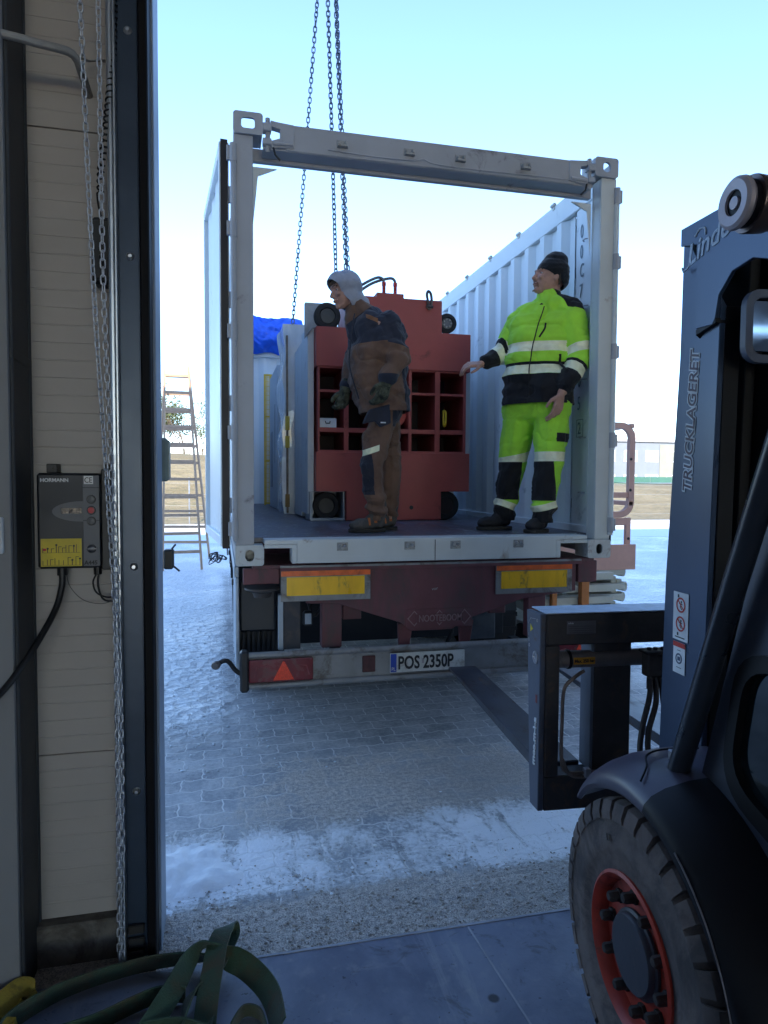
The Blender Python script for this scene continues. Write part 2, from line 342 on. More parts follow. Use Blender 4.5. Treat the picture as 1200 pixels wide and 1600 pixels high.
# white two-storey building and green fence
t = thing('office_building', 'pale two storey flat roofed building beyond the green fence', 'building', (50, 75, 0))
WALLW = M('pale render', (.20, .22, .26), .85, 0, .06, 1)
g = MB(); g.box(38, 66, 75, 87, 0, 6.55, .02); g.build('wall', WALLW, t)
g = MB(); g.box(53.2, 58.6, 74.93, 75.02, .2, 6.3, .02); g.build('wall_panel', M('cream render', (.26, .26, .22), .85, 0, .05, 1), t)
g = MB(); g.box(37.7, 66.3, 74.7, 87.3, 6.55, 6.85, .03); rf = g.build('roof', M('roof edge', (.35, .35, .37), .7), t)
for x in (51.2, 45.5, 60.1):
    g = MB(); g.box(x, x+.75, 78, 78.7, 6.85, 8.1); g.build('chimney', M('chimney', (.4, .33, .3), .9), rf)
for zz in (1.1, 4.1):
    for i in range(9):
        x = 39.2+i*3.0; g = MB(); g.ring([(x+.9+a, 74.9, zz+.7+b) for a, b in rr(1.8, 1.4, .02, 2)], [(x+.9+a, 74.9, zz+.7+b) for a, b in rr(1.6, 1.2, .02, 2)], (0, .1, 0)); w = g.build('window', M('white frame', (.7, .7, .7), .5), t)
        g = MB(); g.box(x+.1, x+1.7, 74.96, 74.99, zz+.1, zz+1.3, 0); g.build('pane', M('far glass', (.25, .3, .36), .2), w)
t = thing('mesh_fence', 'green screen fence in front of the pale building', 'fence', (45, 62, 0))
g = MB()
for i in range(16): g.box(28+i*2.5, 30.46+i*2.5, 62, 62.03, .3, 2.15, 0)
g.build('screen', M('green screen', (.055, .15, .115), .8, 0, .1, 1), t)
for i in range(17):
    g = MB(); g.cyl((28+i*2.5-.02, 62.06, .2), (28+i*2.5-.02, 62.06, 2.3), .04, 6); g.build('post', M('fence post', (.3, .36, .33), .6), t)
t = thing('wire_fence', 'thin grey wire fence on posts at the foot of the grass bank', 'fence', (10, 25.2, 0))
for x in (-6.5, -1.1, 4.0, 9.5, 13.4, 18.55, 24, 29.5):
    g = MB(); g.cyl((x, 25.2, 0), (x, 25.2, 1.75), .028, 6); g.build('post', M('wire post', (.3, .31, .33), .5, .5), t)
g = MB()
for z in (.35, .75, 1.15, 1.55): g.tube([(-6.5, 25.17, z), (29.5, 25.17, z)], .005, 4)
g.build('wire', M('wire post', (0, 0, 0)), t)
# trees beyond the road
def tree(x, y, h, w, name, label, leafc, seed, bare=False):
    rnd = random.Random(seed); z0 = bank(x, min(y, 60))-.1; t = thing(name, label, 'tree', (x, y, z0), 0, 'trees beyond the road')
    g = MB(); tips = []
    def limb(p, d, L, r, dep):
        q = [p]; dd = d.copy()
        for i in range(4):
            dd = (dd+Vector((rnd.uniform(-.2, .2), rnd.uniform(-.2, .2), rnd.uniform(-.05, .15)))).normalized(); q.append(q[-1]+dd*L/4)
        g.tube(q, r, 5, True, r*.45)
        if dep == 0: tips.append(q[-1]); tips.append(q[2]); return
        for i in range(5 if dep == 2 else 4):
            s_ = q[rnd.choice((2, 3, 4))]; a = rnd.uniform(0, 6.28); k = rnd.uniform(.5, 1.1)
            limb(s_, (dd*.8+Vector((math.cos(a)*k, math.sin(a)*k, rnd.uniform(-.1, .4)))).normalized(), L*rnd.uniform(.5, .75)*w, r*.45, dep-1)
    limb(Vector((x, y, z0)), Vector((0, 0, 1)), h*.5, h*.022, 2)
    g.build('trunk', M('bark', (.13, .1, .075), .9, 0, .2, 10), t)
    g = MB(); V = []; F = []
    for tp in tips:
        for _ in range(26 if bare else 90):
            c = tp+Vector((rnd.gauss(0, 1), rnd.gauss(0, 1), rnd.gauss(0, .8)))*h*.055; s_ = h*rnd.uniform(.008, .018); a = Vector((rnd.gauss(0, 1), rnd.gauss(0, 1), rnd.gauss(0, 1))).normalized(); b = a.orthogonal().normalized(); o = len(V)
            V += [c-a*s_, c+b*s_*.6, c+a*s_, c-b*s_*.6]; F.append((o, o+1, o+2, o+3))
    g.raw(V, F); g.build('crown', leafc, t, smooth=False)
TG = M('evergreen leaves', (.10, .115, .045), .9, 0, .4, 1.5, 0); TB = M('dry leaves', (.27, .20, .11), .9, 0, .3, 1.5, 0)
tree(-3.2, 66, 6.6, 1.3, 'leafy_tree', 'bushy green tree seen past the ladder, right of the other', TG, 3)
tree(-5.6, 70, 5.4, 1.2, 'leafy_tree', 'low green tree seen past the ladder, left of the other', TG, 5)
tree(-1.6, 69, 5.0, 1.4, 'leafy_tree', 'low bushy tree half hidden by the open left container door', TG, 21)
tree(-7.0, 67, 4.4, 1.4, 'shrub', 'dull yellow green shrub between the ladder rails and the door jamb', TG, 23)
tree(-8.4, 70, 6.4, 1.1, 'bare_tree', 'pinkish leafless tree behind the ladder rungs', TB, 9, True)
tree(51.5, 92, 8.6, .9, 'bare_tree', 'faint leafless tree rising over the pale building roof', TB, 11, True)
tree(59, 94, 9, .9, 'bare_tree', 'leafless tree over the roof beside the forklift mast', TB, 12, True)

# ---------------------------------------------------------------- hall
hall = thing('warehouse_hall', 'warehouse wall of pale ribbed panels around the open door', 'warehouse', (-.8, 2.6, 0))
PANEL = M('sandwich panel', (.41, .375, .35), .55, 0, .05, 3, .06, 90, dirt=(.29, .26, .24), damt=.25, dscale=2.5)
def ribbed(x0, x1, yf, z0, z1):
    pts = []; z = z0; k = 0; step = .0595
    pts.append((yf, z0))
    while z < z1-.02:
        zz = z+step
        if zz > z1: zz = z1
        if k % 18 == 9: pts += [(yf, zz-.005), (yf+.010, zz-.004), (yf+.010, zz+.001), (yf, zz+.002)]
        elif k % 2: pts += [(yf, zz-.0022), (yf+.0016, zz-.0006), (yf, zz+.001)]
        else: pts += [(yf, zz-.004), (yf-.0014, zz-.0012), (yf-.0014, zz+.0012), (yf, zz+.004)]
        z = zz; k += 1
    pts.append((yf, z1)); pts.append((yf+.1, z1)); pts.append((yf+.1, z0))
    return [(x0, a, b) for a, b in pts], (x1-x0, 0, 0)
g = MB(); p_, v_ = ribbed(-25, -.335, 2.55, .14, 8.6); g.prism(p_, v_); g.build('panel_wall', PANEL, hall, smooth=False)
g = MB(); g.box(4.0, 30, 2.55, 2.68, .0, 8.6); g.box(-.3, 4.0, 2.55, 2.68, 4.7, 8.6); g.build('wall', PANEL, hall)
CONC = M('plinth', (.16, .145, .13), .9, 0, .25, 9, .6, 40, dirt=(.07, .06, .05), damt=.5)
g = MB(); g.box(-25, -.335, 2.50, 2.66, -.1, .145, .006); g.build('plinth', CONC, hall)
WM = M('hall lining', (.70, .69, .68), .8)
for a in ((-25, -24.8, -32, 2.5, 0, 6.3), (-25, -24.8, -32, 2.5, 7.2, 8.6), (30, 30.2, -32, 2.5, 0, 6.3), (30, 30.2, -32, 2.5, 7.2, 8.6), (-25, -6, -32.2, -32, 0, 8.6), (10, 30, -32.2, -32, 0, 8.6), (-6, 10, -32.2, -32, 6, 8.6)):  # unseen walls; openings added so daylight brightens the hall
    g = MB(); g.box(*a); g.build('wall', WM, hall)
g = MB()
for y0, y1 in ((-32, -28), (-25.5, 2.7)): g.box(-25, 30, y0, y1, 8.6, 8.85)  # unseen roof; gap added as a skylight to brighten the interior
g.box(-25, -20, -28, -25.5, 8.6, 8.85); g.box(25, 30, -28, -25.5, 8.6, 8.85)
g.build('roof', WM, hall)
COLM = M('column paint', (.19, .195, .205), .5, 0, .08, 5, .1, 60, dirt=(.10, .095, .09), damt=.3)
g = MB(); g.box(-.95, -.622, 2.33, 2.345, 0, 8.6, .003); g.box(-.95, -.622, 2.535, 2.549, 0, 8.6, .003); g.box(-.642, -.628, 2.346, 2.534, 0, 8.6, 0); g.box(-.95, -.622, 2.325, 2.55, 2.07, 2.1, .003)
g.build('steel_column', M('column shaded', (.045, .05, .06), .6, 0, .1, 5, .1, 60), hall)  # shade on the column's side is put into this dark colour
g = MB(); g.box(-1.4, -.630, 2.305, 2.325, 0, 8.6, .002); g.build('column_front', M('column lit', (.22, .22, .23), .6, 0, .06, 4, .05, 60, dirt=(.22, .2, .19), damt=.35, dscale=2, stretch=(1, 1, .3)), hall)  # column's front face, its light put into a paler colour
# door guide of the sectional door
GAL = M('galvanised', (.50, .53, .57), .33, .85, .12, 20, .1, 120, stretch=(1, 1, .2))
guide = None
g = MB(); g.tube([(-.345, 2.43, 0), (-.345, 2.43, 4.7)], .011, 10); g.box(-.334, -.326, 2.405, 2.45, .0, 4.7, .002); gd = g.build('door_guide', GAL, hall)
g = MB(); g.box(-.326, -.258, 2.447, 2.452, 0, 4.7, .001); g.box(-.262, -.258, 2.425, 2.447, 0.0, 4.7, .001)
fp = g.build('guide_plate', M('guide grey', (.035, .055, .09), .35, .3, .08, 8, .05, 90), gd)
for z in (3.17, 2.44, 1.40, .62):
    g = MB(); g.lathe((-.29, 2.447, z), (0, -1, 0), [(.0, .010), (.006, .010), (.008, .006), (.013, .003), (.014, 0)], 14); g.build('bolt', GAL, gd)
g = MB(); g.box(-.255, -.225, 2.40, 2.50, 0, 4.7, .004); g.build('rubber_seal', M('rubber', (.004, .004, .006), .6, spec=.15), gd)
g = MB()
for k in range(3): g.box(-.322, -.268, 2.43, 2.446, .03+.045*k, .06+.045*k, .003)
g.build('bottom_bracket', M('bracket black', (.02, .02, .022), .5), gd)
g = MB(); g.box(-.335, -.216, 2.505, 2.70, -.05, 4.7, .003); g.build('door_jamb', M('jamb blue', (.24, .30, .40), .45, 0, .06, 5, .05, 60), hall)
g = MB(); g.tube(smooth_path([(-1.3, 2.28, 3.05), (-.9, 2.30, 3.04), (-.636, 2.32, 3.03), (-.537, 2.343, 3.03), (-.459, 2.363, 3.03), (-.437, 2.385, 3.022), (-.43, 2.42, 3.005), (-.428, 2.55, 3.0)], 6), .0125, 10); g.tube([(-.45, 2.40, 3.04), (-.42, 2.50, 3.085), (-.376, 2.545, 3.12)], .004, 6)
tag(g.build('pipe', M('pipe grey', (.30, .30, .30), .5, .2), None), 'grey bent conduit pipe running from the column to the wall panels', 'pipe')

# control box
ctrl = thing('door_controller', 'dark grey door control box with red button and yellow instruction sticker', 'control box', (-.48, 2.5, 1.4))
BX = M('controller dark', (.014, .017, .024), .5, 0, .06, 9, .05, 200); GY = M('controller grey', (.12, .125, .14), .5, 0, .05, 9, .05, 200)
y = 2.44
g = MB(); g.box(-.589, -.393, y, 2.545, 1.400, 1.717, .008); hs = g.build('housing', BX, ctrl)
g = MB(); g.box(-.392, -.352, y+.01, 2.54, 1.392, 1.73, .003); g.build('side_plate', M('bracket black', (0, 0, 0)), ctrl)
for x in (-.552, -.372):
    g = MB(); g.box(x-.017, x+.017, y+.05, 2.545, 1.718, 1.748, .002); g.cyl((x, y+.051, 1.733), (x, y+.044, 1.733), .006, 8); g.build('mounting_tab', M('bracket black', (0, 0, 0)), ctrl)
g = MB(); g.box(-.447, -.396, y-.003, y-.0005, 1.407, 1.475+.235, .001)
el = [(-.447, y-.003, 1.615)] + [(-.447-.095*math.sin(R(a)), y-.003, 1.590+.034*math.cos(R(a))) for a in range(0, 181, 12)] + [(-.447, y-.003, 1.565)]
g.prism(el, (0, .0025, 0)); g.build('keypad', GY, ctrl)
for z in (1.668, 1.5585): g = MB(); g.box(-.447, -.396, y-.0038, y-.0032, z, z+.0025, 0); g.build('seam', BX, ctrl)
g = MB(); g.box(-.514, -.451, y-.004, y-.0032, 1.583, 1.602, .0); g.build('display', M('display', (.012, .006, .008), .15), ctrl)
for z, cm, rr_ in ((1.634, GY, 0), (1.598, M('red button', (.45, .02, .025), .4), 1), (1.562-.0, GY, 0)):
    g = MB(); g.lathe((-.421, y-.0032, z-.004), (0, -1, 0), [(.0145, 0), (.0145, .002), (.013, .004), (.0125, .003)], 20); bt = g.build('button', M('button ring', (.03, .035, .04), .4), ctrl)
    g = MB(); g.lathe((-.421, y-.0072, z-.004), (0, -1, 0), [(.0105, 0), (.010, .002), (.0, .003)], 18); g.build('button_cap', cm if rr_ else M('button dark', (.05, .055, .065), .4), bt)
g = MB(); g.lathe((-.421, y-.0032, 1.465), (0, -1, 0), [(.0145, 0), (.0145, .003), (.009, .006), (.0, .006)], 20); g.box(-.439, -.403, y-.011, y-.0065, 1.4635, 1.4675, 0); g.build('lock', M('lock', (.06, .063, .07), .3, .4), ctrl)
g = MB(); g.box(-.443, -.414, y-.0045, y-.0032, 1.681, 1.708, 0); ce = g.build('sticker', M('white sticker', (.72, .73, .74), .5), ctrl)
text('lettering', 'CE', .026, (-.4415, y-.006, 1.6855), (1, 0, 0), (0, 0, 1), M('black ink', (.01, .01, .012), .5), ctrl, .8)
text('lettering', 'HORMANN', .0165, (-.577, y-.0015, 1.688), (1, 0, 0), (0, 0, 1), M('white ink', (.62, .63, .65), .5), ctrl, 1.02, bold=.0006)
text('lettering', 'A445', .019, (-.4445, y-.0045, 1.4125), (1, 0, 0), (0, 0, 1), M('black ink', (0, 0, 0)), ctrl, 1.0, bold=.0006)
g = MB(); g.box(-.578, -.453, y-.002, y-.0005, 1.408, 1.500, 0); ys = g.build('sticker', M('yellow sticker', (.62, .47, .02), .5), ctrl)
g = MB(); rnd = random.Random(4); x = -.573
for row in (0, 1):
    x = -.573
    while x < -.462:
        zb = 1.412+row*.042; h_ = rnd.uniform(.012, .027)
        kind = rnd.randint(0, 2)
        if kind == 0: g.box(x, x+.0018, y-.0028, y-.0021, zb, zb+h_, 0)
        elif kind == 1: g.box(x, x+.0018, y-.0028, y-.0021, zb, zb+h_, 0); g.box(x, x+.010, y-.0028, y-.0021, zb+h_, zb+h_+.0018, 0)
        else: g.lathe((x+.004, y-.0021, zb+h_), (0, -1, 0), [(.0035, 0), (.0035, .0007)], 8); g.box(x+.0025, x+.005, y-.0028, y-.0021, zb, zb+h_-.003, 0)
        x += rnd.uniform(.009, .015)
    g.box(-.573, -.458, y-.0027, y-.0021, 1.411+row*.042, 1.4118+row*.042, 0)
g.build('pictogram', M('black ink', (0, 0, 0)), ys)
g = MB(); g.box(-.571, -.562, y-.0029, y-.0021, 1.460, 1.468, 0); g.build('red_mark', M('red ink', (.5, .03, .02), .5), ys)
CB = M('cable black', (.008, .008, .01), .5)
for xx, r_ in ((-.525, .016), (-.4125, .013)):
    g = MB(); g.cyl((xx, 2.49, 1.405), (xx, 2.49, 1.372), r_, 10); g.build('cable_gland', CB, ctrl)
g = MB(); g.tube(smooth_path([(-.525, 2.49, 1.375), (-.527, 2.485, 1.33), (-.545, 2.45, 1.25), (-.60, 2.34, 1.13), (-.66, 2.24, 1.04), (-.74, 2.2, .99), (-.95, 2.2, .93)], 8), .0105, 10); tag(g.build('power_cable', CB, None), 'thick black cable drooping left from the door control box', 'cable')
g = MB(); g.tube(smooth_path([(-.41, 2.49, 1.375), (-.412, 2.49, 1.33), (-.395, 2.49, 1.285), (-.36, 2.48, 1.28), (-.343, 2.47, 1.292)], 8), .0035, 8); g.tube(smooth_path([(-.416, 2.49, 1.375), (-.428, 2.49, 1.345), (-.418, 2.49, 1.31), (-.385, 2.49, 1.292), (-.345, 2.47, 1.298)], 8), .003, 8)
tag(g.build('control_cables', CB, None), 'pair of thin black cables looping under the control box', 'cable')
g = MB(); g.tube(smooth_path([(-.512, 2.49, 1.375), (-.50, 2.49, 1.33), (-.46, 2.49, 1.285), (-.40, 2.49, 1.27), (-.345, 2.47, 1.29)], 8), .0015, 6); tag(g.build('thin_wire', M('wire grey', (.1, .1, .1), .5), None), 'single thin wire sagging from the thick cable to the door guide', 'wire')
# white thermostat at the frame's left edge
t = thing('thermostat', 'small white wall unit on the column at the left edge', 'thermostat', (-.67, 2.30, 1.5))
g = MB(); g.box(-.76, -.648, 2.283, 2.304, 1.468, 1.58, .004); g.build('housing', M('white plastic', (.62, .63, .64), .4), t)
g = MB(); g.box(-.74, -.662, 2.2815, 2.2828, 1.535, 1.57, 0); g.build('display', M('lcd', (.2, .22, .2), .3), t)
# chains
def link_geo(L, w, r, seg=12, sec=6):
    pts = []
    for i in range(seg):
        a = 2*math.pi*i/seg; c = math.cos(a); s_ = math.sin(a); pts.append(Vector((w/2*c, 0, (L/2-w/2)*(1 if s_ > 1e-6 else -1 if s_ < -1e-6 else 0)+w/2*s_)))
    V = []; F = []
    for i in range(seg):
        tdir = (pts[(i+1) % seg]-pts[i-1]).normalized(); n_ = Vector((0, 1, 0)); b = tdir.cross(n_)
        for k in range(sec): a = 2*math.pi*k/sec; V.append(pts[i]+(n_*math.cos(a)+b*math.sin(a))*r)
    for i in range(seg):
        for k in range(sec): F.append((i*sec+k, i*sec+(k+1) % sec, ((i+1) % seg)*sec+(k+1) % sec, ((i+1) % seg)*sec+k))
    return V, F
def chain(g, path, pitch, w, r, seg=12, sec=6, jit=.15, seed=1):
    rnd = random.Random(seed); P = [Vector(p) for p in path]; ds = [0]
    for i in range(1, len(P)): ds.append(ds[-1]+(P[i]-P[i-1]).length)
    n = int(ds[-1]/pitch); LV, LF = link_geo(pitch+2.2*r*1.0+ r*.2, w, r, seg, sec); V = []; F = []; j = 0; tw = rnd.random()*3
    for k in range(n):
        d = (k+.5)*pitch
        while j < len(ds)-2 and ds[j+1] < d: j += 1
        t = (d-ds[j])/(ds[j+1]-ds[j]); c = P[j].lerp(P[j+1], t); ax = (P[j+1]-P[j]).normalized()
        q = ax.to_track_quat('Z', 'X').to_matrix() @ Matrix.Rotation((k % 2)*math.pi/2+tw+rnd.uniform(-jit, jit), 3, 'Z'); tw += .01
        o = len(V); V += [c+q @ v for v in LV]; F += [[a+o for a in f] for f in LF]
    g.raw(V, F)
CH = M('chain zinc', (.60, .64, .72), .38, .6, .15, 60, .1, 200)
y = 2.38
g = MB(); chain(g, smooth_path([(-.46, y, 4.45), (-.424, y, 3.25), (-.396, y, 2.35), (-.366, y, 1.757), (-.343, y, 1.25), (-.340, y, .65), (-.343, y, .06)], 6), .0262, .0155, .0024, seed=2)
tag(g.build('hand_chain', CH, None, ang=80), 'left strand of the bright hand chain hanging before the wall panels', 'chain', 'hand chain strands of the door')
g = MB(); chain(g, smooth_path([(-.385, y+.01, 4.45), (-.371, y+.01, 3.25), (-.367, y+.01, 2.35), (-.350, y+.01, 1.757), (-.335, y+.01, 1.25), (-.329, y, .65), (-.332, y, .06)], 6), .0262, .0155, .0024, seed=5)
tag(g.build('hand_chain', CH, None, ang=80), 'right strand of the bright hand chain, nearest the door guide', 'chain', 'hand chain strands of the door')
# coiled door cable and its junction box
g = MB(); P = []; A = smooth_path([(-.323, 2.44, 3.75), (-.331, 2.44, 3.2), (-.342, 2.43, 3.0), (-.356, 2.43, 2.86), (-.374, 2.43, 2.72), (-.380, 2.44, 2.63)], 8)
for i in range(len(A)-1):
    for k in range(14):
        tt = k/14; c = A[i].lerp(A[i+1], tt); ph = c.z/.020*2*math.pi; P.append(c+Vector((math.cos(ph), math.sin(ph), 0))*.0095)
P += smooth_path([P[-1], (-.388, 2.45, 2.60), (-.381, 2.47, 2.55), (-.383, 2.5, 2.43)], 6)[1:]
g.tube(P, .0032, 6); tag(g.build('coiled_cable', CB, None, ang=80), 'black coiled cable hanging beside the door guide', 'cable')
t = thing('junction_box', 'black junction box behind the hand chain on the wall panels', 'junction box', (-.38, 2.52, 2.45))
g = MB(); g.box(-.415, -.345, 2.475, 2.548, 2.352, 2.572, .009); g.build('housing', BX, t)
g = MB(); g.box(-.411, -.349, 2.468, 2.474, 2.366, 2.556, .003); g.build('lid', M('bracket black', (0, 0, 0)), t)
g = MB(); g.cyl((-.383, 2.47, 2.41), (-.383, 2.455, 2.44), .007, 8); g.build('cable_gland', CB, t)
# things fixed outside the jamb
t = thing('wall_lamp', 'grey green plastic lamp housing on the outer side of the door jamb', 'lamp', (-.205, 2.70, 1.75))
g = MB(); g.box(-.225, -.196, 2.71, 2.79, 1.69, 1.855, .008); g.build('housing', M('grey green', (.16, .20, .18), .6), t)
g = MB(); g.box(-.196, -.19, 2.72, 2.78, 1.70, 1.845, .002); g.build('lens', M('dull lens', (.22, .26, .25), .3), t)
t = thing('door_latch', 'black latch with lever arms on the outside of the door jamb', 'latch', (-.2, 2.70, 1.38))
g = MB(); g.box(-.215, -.178, 2.702, 2.76, 1.355, 1.43, .006); g.build('latch_body', CB, t)
for a, b in (((-.19, 2.75, 1.425), (-.172, 2.73, 1.447)), ((-.19, 2.75, 1.37), (-.158, 2.73, 1.345))):
    g = MB(); g.cyl(a, b, .004, 8); g.build('lever', M('lock', (0, 0, 0)), t)
# ---------------------------------------------------------------- container
X0, X1, YR, YF, ZB, ZT = .078, 2.516, 4.05, 10.108, 1.192, 3.783
FLZ = 1.345
cont = thing('shipping_container', 'pale grey open top shipping container with both doors open on the trailer', 'container', (1.3, 4.05, 1.192))
CW = M('container white', (.60, .62, .61), .45, 0, .05, 2.5, .06, 50, dirt=(.30, .22, .17), damt=.22, dscale=3.5)
CI = M('container inside', (.76, .82, .85), .42, 0, .04, 2, .05, 40, dirt=(.36, .42, .46), damt=.25, dscale=3)
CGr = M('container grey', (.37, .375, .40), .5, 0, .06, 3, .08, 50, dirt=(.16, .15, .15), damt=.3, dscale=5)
RUST = M('rust', (.17, .07, .035), .9, 0, .3, 30, .4, 80)
def casting(name, x, z, hw, hh, oval, label=None):
    g = MB(); cx, cz = x, z
    out = [(cx+a, YR-.006, cz+b) for a, b in rr(.166, .122, .018)]; inn = [(cx+a, YR-.006, cz+b) for a, b in rr(hw, hh, min(hw, hh)*(.48 if oval else .25))]
    g.ring(out, inn, (0, .018, 0))
    g.box(cx-.081, cx-.066, YR+.012, YR+.17, cz-.058, cz+.058); g.box(cx+.066, cx+.081, YR+.012, YR+.17, cz-.058, cz+.058)
    g.box(cx-.066, cx+.066, YR+.012, YR+.17, cz-.058, cz-.046)
    if z < 2: g.box(cx-.066, cx+.066, YR+.012, YR+.17, cz+.046, cz+.058)
    else: g.box(cx-.066, cx+.066, YR+.012, YR+.030, cz+.046, cz+.058)
    if z < 2: g.box(cx-.066, cx+.066, YR+.15, YR+.17, cz-.046, cz+.046)
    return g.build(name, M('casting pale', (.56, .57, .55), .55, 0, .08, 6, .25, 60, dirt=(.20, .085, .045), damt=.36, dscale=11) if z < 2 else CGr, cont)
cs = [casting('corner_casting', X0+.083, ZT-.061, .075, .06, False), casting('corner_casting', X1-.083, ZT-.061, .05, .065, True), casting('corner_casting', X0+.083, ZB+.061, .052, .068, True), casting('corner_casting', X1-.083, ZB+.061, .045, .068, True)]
for c_, s_ in zip(cs, ((X0+.03, ZB+.115), (X1-.14, ZB+.118), (X0+.02, ZB+.12))):
    pass
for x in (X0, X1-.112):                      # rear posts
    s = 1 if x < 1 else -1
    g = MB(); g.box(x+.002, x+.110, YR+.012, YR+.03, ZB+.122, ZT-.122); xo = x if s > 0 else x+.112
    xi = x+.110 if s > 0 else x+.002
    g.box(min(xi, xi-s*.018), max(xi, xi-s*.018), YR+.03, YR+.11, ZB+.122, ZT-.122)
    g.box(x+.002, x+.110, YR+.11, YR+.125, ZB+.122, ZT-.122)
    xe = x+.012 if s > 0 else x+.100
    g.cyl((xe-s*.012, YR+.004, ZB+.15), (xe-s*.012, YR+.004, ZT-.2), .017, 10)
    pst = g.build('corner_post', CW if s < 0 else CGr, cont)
    for z in (1.36, 1.92, 2.5, 3.08, 3.5):
        g = MB(); g.cyl((xe-s*.012, YR+.003, z), (xe-s*.012, YR+.003, z+.1), .0205, 12); g.box(min(xe, xe-s*.05), max(xe, xe-s*.05), YR+.0, YR+.024, z+.01, z+.09, .002); g.build('hinge', CGr, pst)
# sill
g = MB(); g.box(X0+.36, X1-.39, YR, YR+.014, ZB+.008, FLZ-.012); g.box(X0+.167, X1-.167, YR+.001, YR+.16, FLZ-.03, FLZ-.002, .004)
g.box(X0+.33, X0+.36, YR, YR+.15, ZB+.008, FLZ-.031); g.box(X1-.39, X1-.36, YR, YR+.15, ZB+.008, FLZ-.031)
g.box(X0+.167, X0+.33, YR+.002, YR+.014, FLZ-.052, FLZ-.031, .001); g.box(X1-.36, X1-.167, YR+.002, YR+.014, FLZ-.052, FLZ-.031, .001)
g.box(X0+.36, X1-.39, YR+.1, YR+.16, ZB+.01, ZB+.03)
sill = g.build('door_sill', CW, cont)
for x in (.711, 1.132, 1.43, 1.857):
    g = MB(); g.box(x-.034, x+.034, YR-.005, YR+.001, 1.272, 1.322, .002); g.box(x-.022, x+.026, YR-.028, YR-.005, 1.285, 1.297, .002); g.box(x-.026, x-.010, YR-.03, YR-.005, 1.290, 1.312, .003); g.cyl((x+.012, YR-.03, 1.294), (x+.012, YR-.004, 1.302), .009, 8)
    g.build('cam_keeper', M('keeper', (.33, .33, .32), .55, .3, .25, 30, .3, 80, dirt=RUST and (.15, .08, .05), damt=.4, dscale=30), sill)
g = MB(); g.box(1.295, 1.299, YR-.0015, YR, ZB+.01, FLZ-.014, 0); g.build('seam', M('black ink', (0, 0, 0)), sill)
# swinging header
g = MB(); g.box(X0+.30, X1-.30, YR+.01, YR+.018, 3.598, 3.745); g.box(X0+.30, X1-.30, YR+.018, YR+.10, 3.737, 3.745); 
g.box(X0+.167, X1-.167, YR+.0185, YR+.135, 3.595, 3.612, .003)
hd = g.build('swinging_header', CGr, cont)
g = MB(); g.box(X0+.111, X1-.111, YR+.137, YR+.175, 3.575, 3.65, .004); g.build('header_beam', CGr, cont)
for x in (.705, 1.114, 1.439, 1.872):
    g = MB(); g.box(x-.034, x+.034, YR+.004, YR+.01, 3.648, 3.692, .002); g.box(x-.03, x+.03, YR-.02, YR+.004, 3.648, 3.660, .002); g.box(x-.03, x-.016, YR-.022, YR+.004, 3.660, 3.676, .002); g.box(x+.012, x+.026, YR-.022, YR+.004, 3.660, 3.682, .002)
    g.build('cam_keeper', M('keeper', (0, 0, 0)), hd)
for sx, xx in ((1, X0+.165), (-1, X1-.165)):
    g = MB(); g.prism([(xx+sx*.045, YR, 3.755), (xx+sx*.075, YR, 3.75), (xx+sx*.18, YR, 3.742), (xx+sx*.18, YR, 3.615), (xx+sx*.06, YR, 3.60), (xx+sx*.035, YR, 3.62), (xx+sx*.045, YR, 3.64), (xx+sx*.10, YR, 3.66), (xx+sx*.10, YR, 3.71), (xx+sx*.045, YR, 3.72)], (0, .05, 0), .003)
    g.cyl((xx+sx*.03, YR+.02, 3.58), (xx+sx*.03, YR+.02, 3.77), .014, 10); g.box(min(xx, xx+sx*.05), max(xx, xx+sx*.05), YR-.01, YR+.045, 3.69, 3.735, .004); g.box(min(xx, xx+sx*.05), max(xx, xx+sx*.05), YR-.01, YR+.045, 3.615, 3.65, .004)
    g.cyl((xx+sx*.06, YR-.002, 3.625), (xx+sx*.17, YR-.002, 3.63), .011, 8)
    g.build('header_hinge', CGr, hd)
    g = MB(); g.prism([(xx-sx*.05, YR+.13, 3.54), (xx+sx*.09, YR+.13, 3.54), (xx-sx*.02, YR+.13, 3.49), (xx-sx*.05, YR+.13, 3.2)], (0, .012, 0)); g.build('gusset', CI, cont)
    g = MB(); g.tube([(xx+sx*.06, YR-.005, 3.60), (xx+sx*.07, YR-.008, 3.56), (xx+sx*.10, YR-.005, 3.53)], .006, 6); g.build('pin_tie', CB, hd)
g = MB(); g.tube(smooth_path([(.62, YR+.004, 3.628), (.9, YR, 3.618), (1.14, YR-.004, 3.622), (1.2, YR-.004, 3.635), (1.27, YR-.004, 3.615), (1.5, YR, 3.612), (1.9, YR+.002, 3.616), (2.2, YR+.004, 3.62)], 6), .003, 6); g.build('seal_wire', CGr, hd)
# corrugated walls
def corr(axis, a0, a1, base, depth, z0, z1, pitch=.278, off=0., rev=1):
    pr = []; s = a0+off
    pr.append((a0, 0)); 
    while s < a1-.05:
        for d, o in ((0, 0), (.068, 1), (.140, 1), (.208, 0)):
            if s+d < a1: pr.append((s+d, o))
        s += pitch
    pr.append((a1, 0)); g = MB(); V = []; F = []
    for a, o in pr:
        for t_ in (0, .004):
            p = (a, base+(o*depth+t_)*rev) if axis == 'x' else (base+(o*depth+t_)*rev, a)
            V += [(p[0], p[1], z0), (p[0], p[1], z1)]
    for i in range(len(pr)-1):
        q = 4*i; F += [(q, q+4, q+5, q+1), (q+2, q+3, q+7, q+6), (q+1, q+5, q+7, q+3), (q, q+2, q+6, q+4)]
    g.raw(V, F); return g
corr('y', YR+.42, YF-.02, X1-.066, .036, FLZ-.03, 3.60, rev=1).build('side_wall', CI, cont, ang=25)
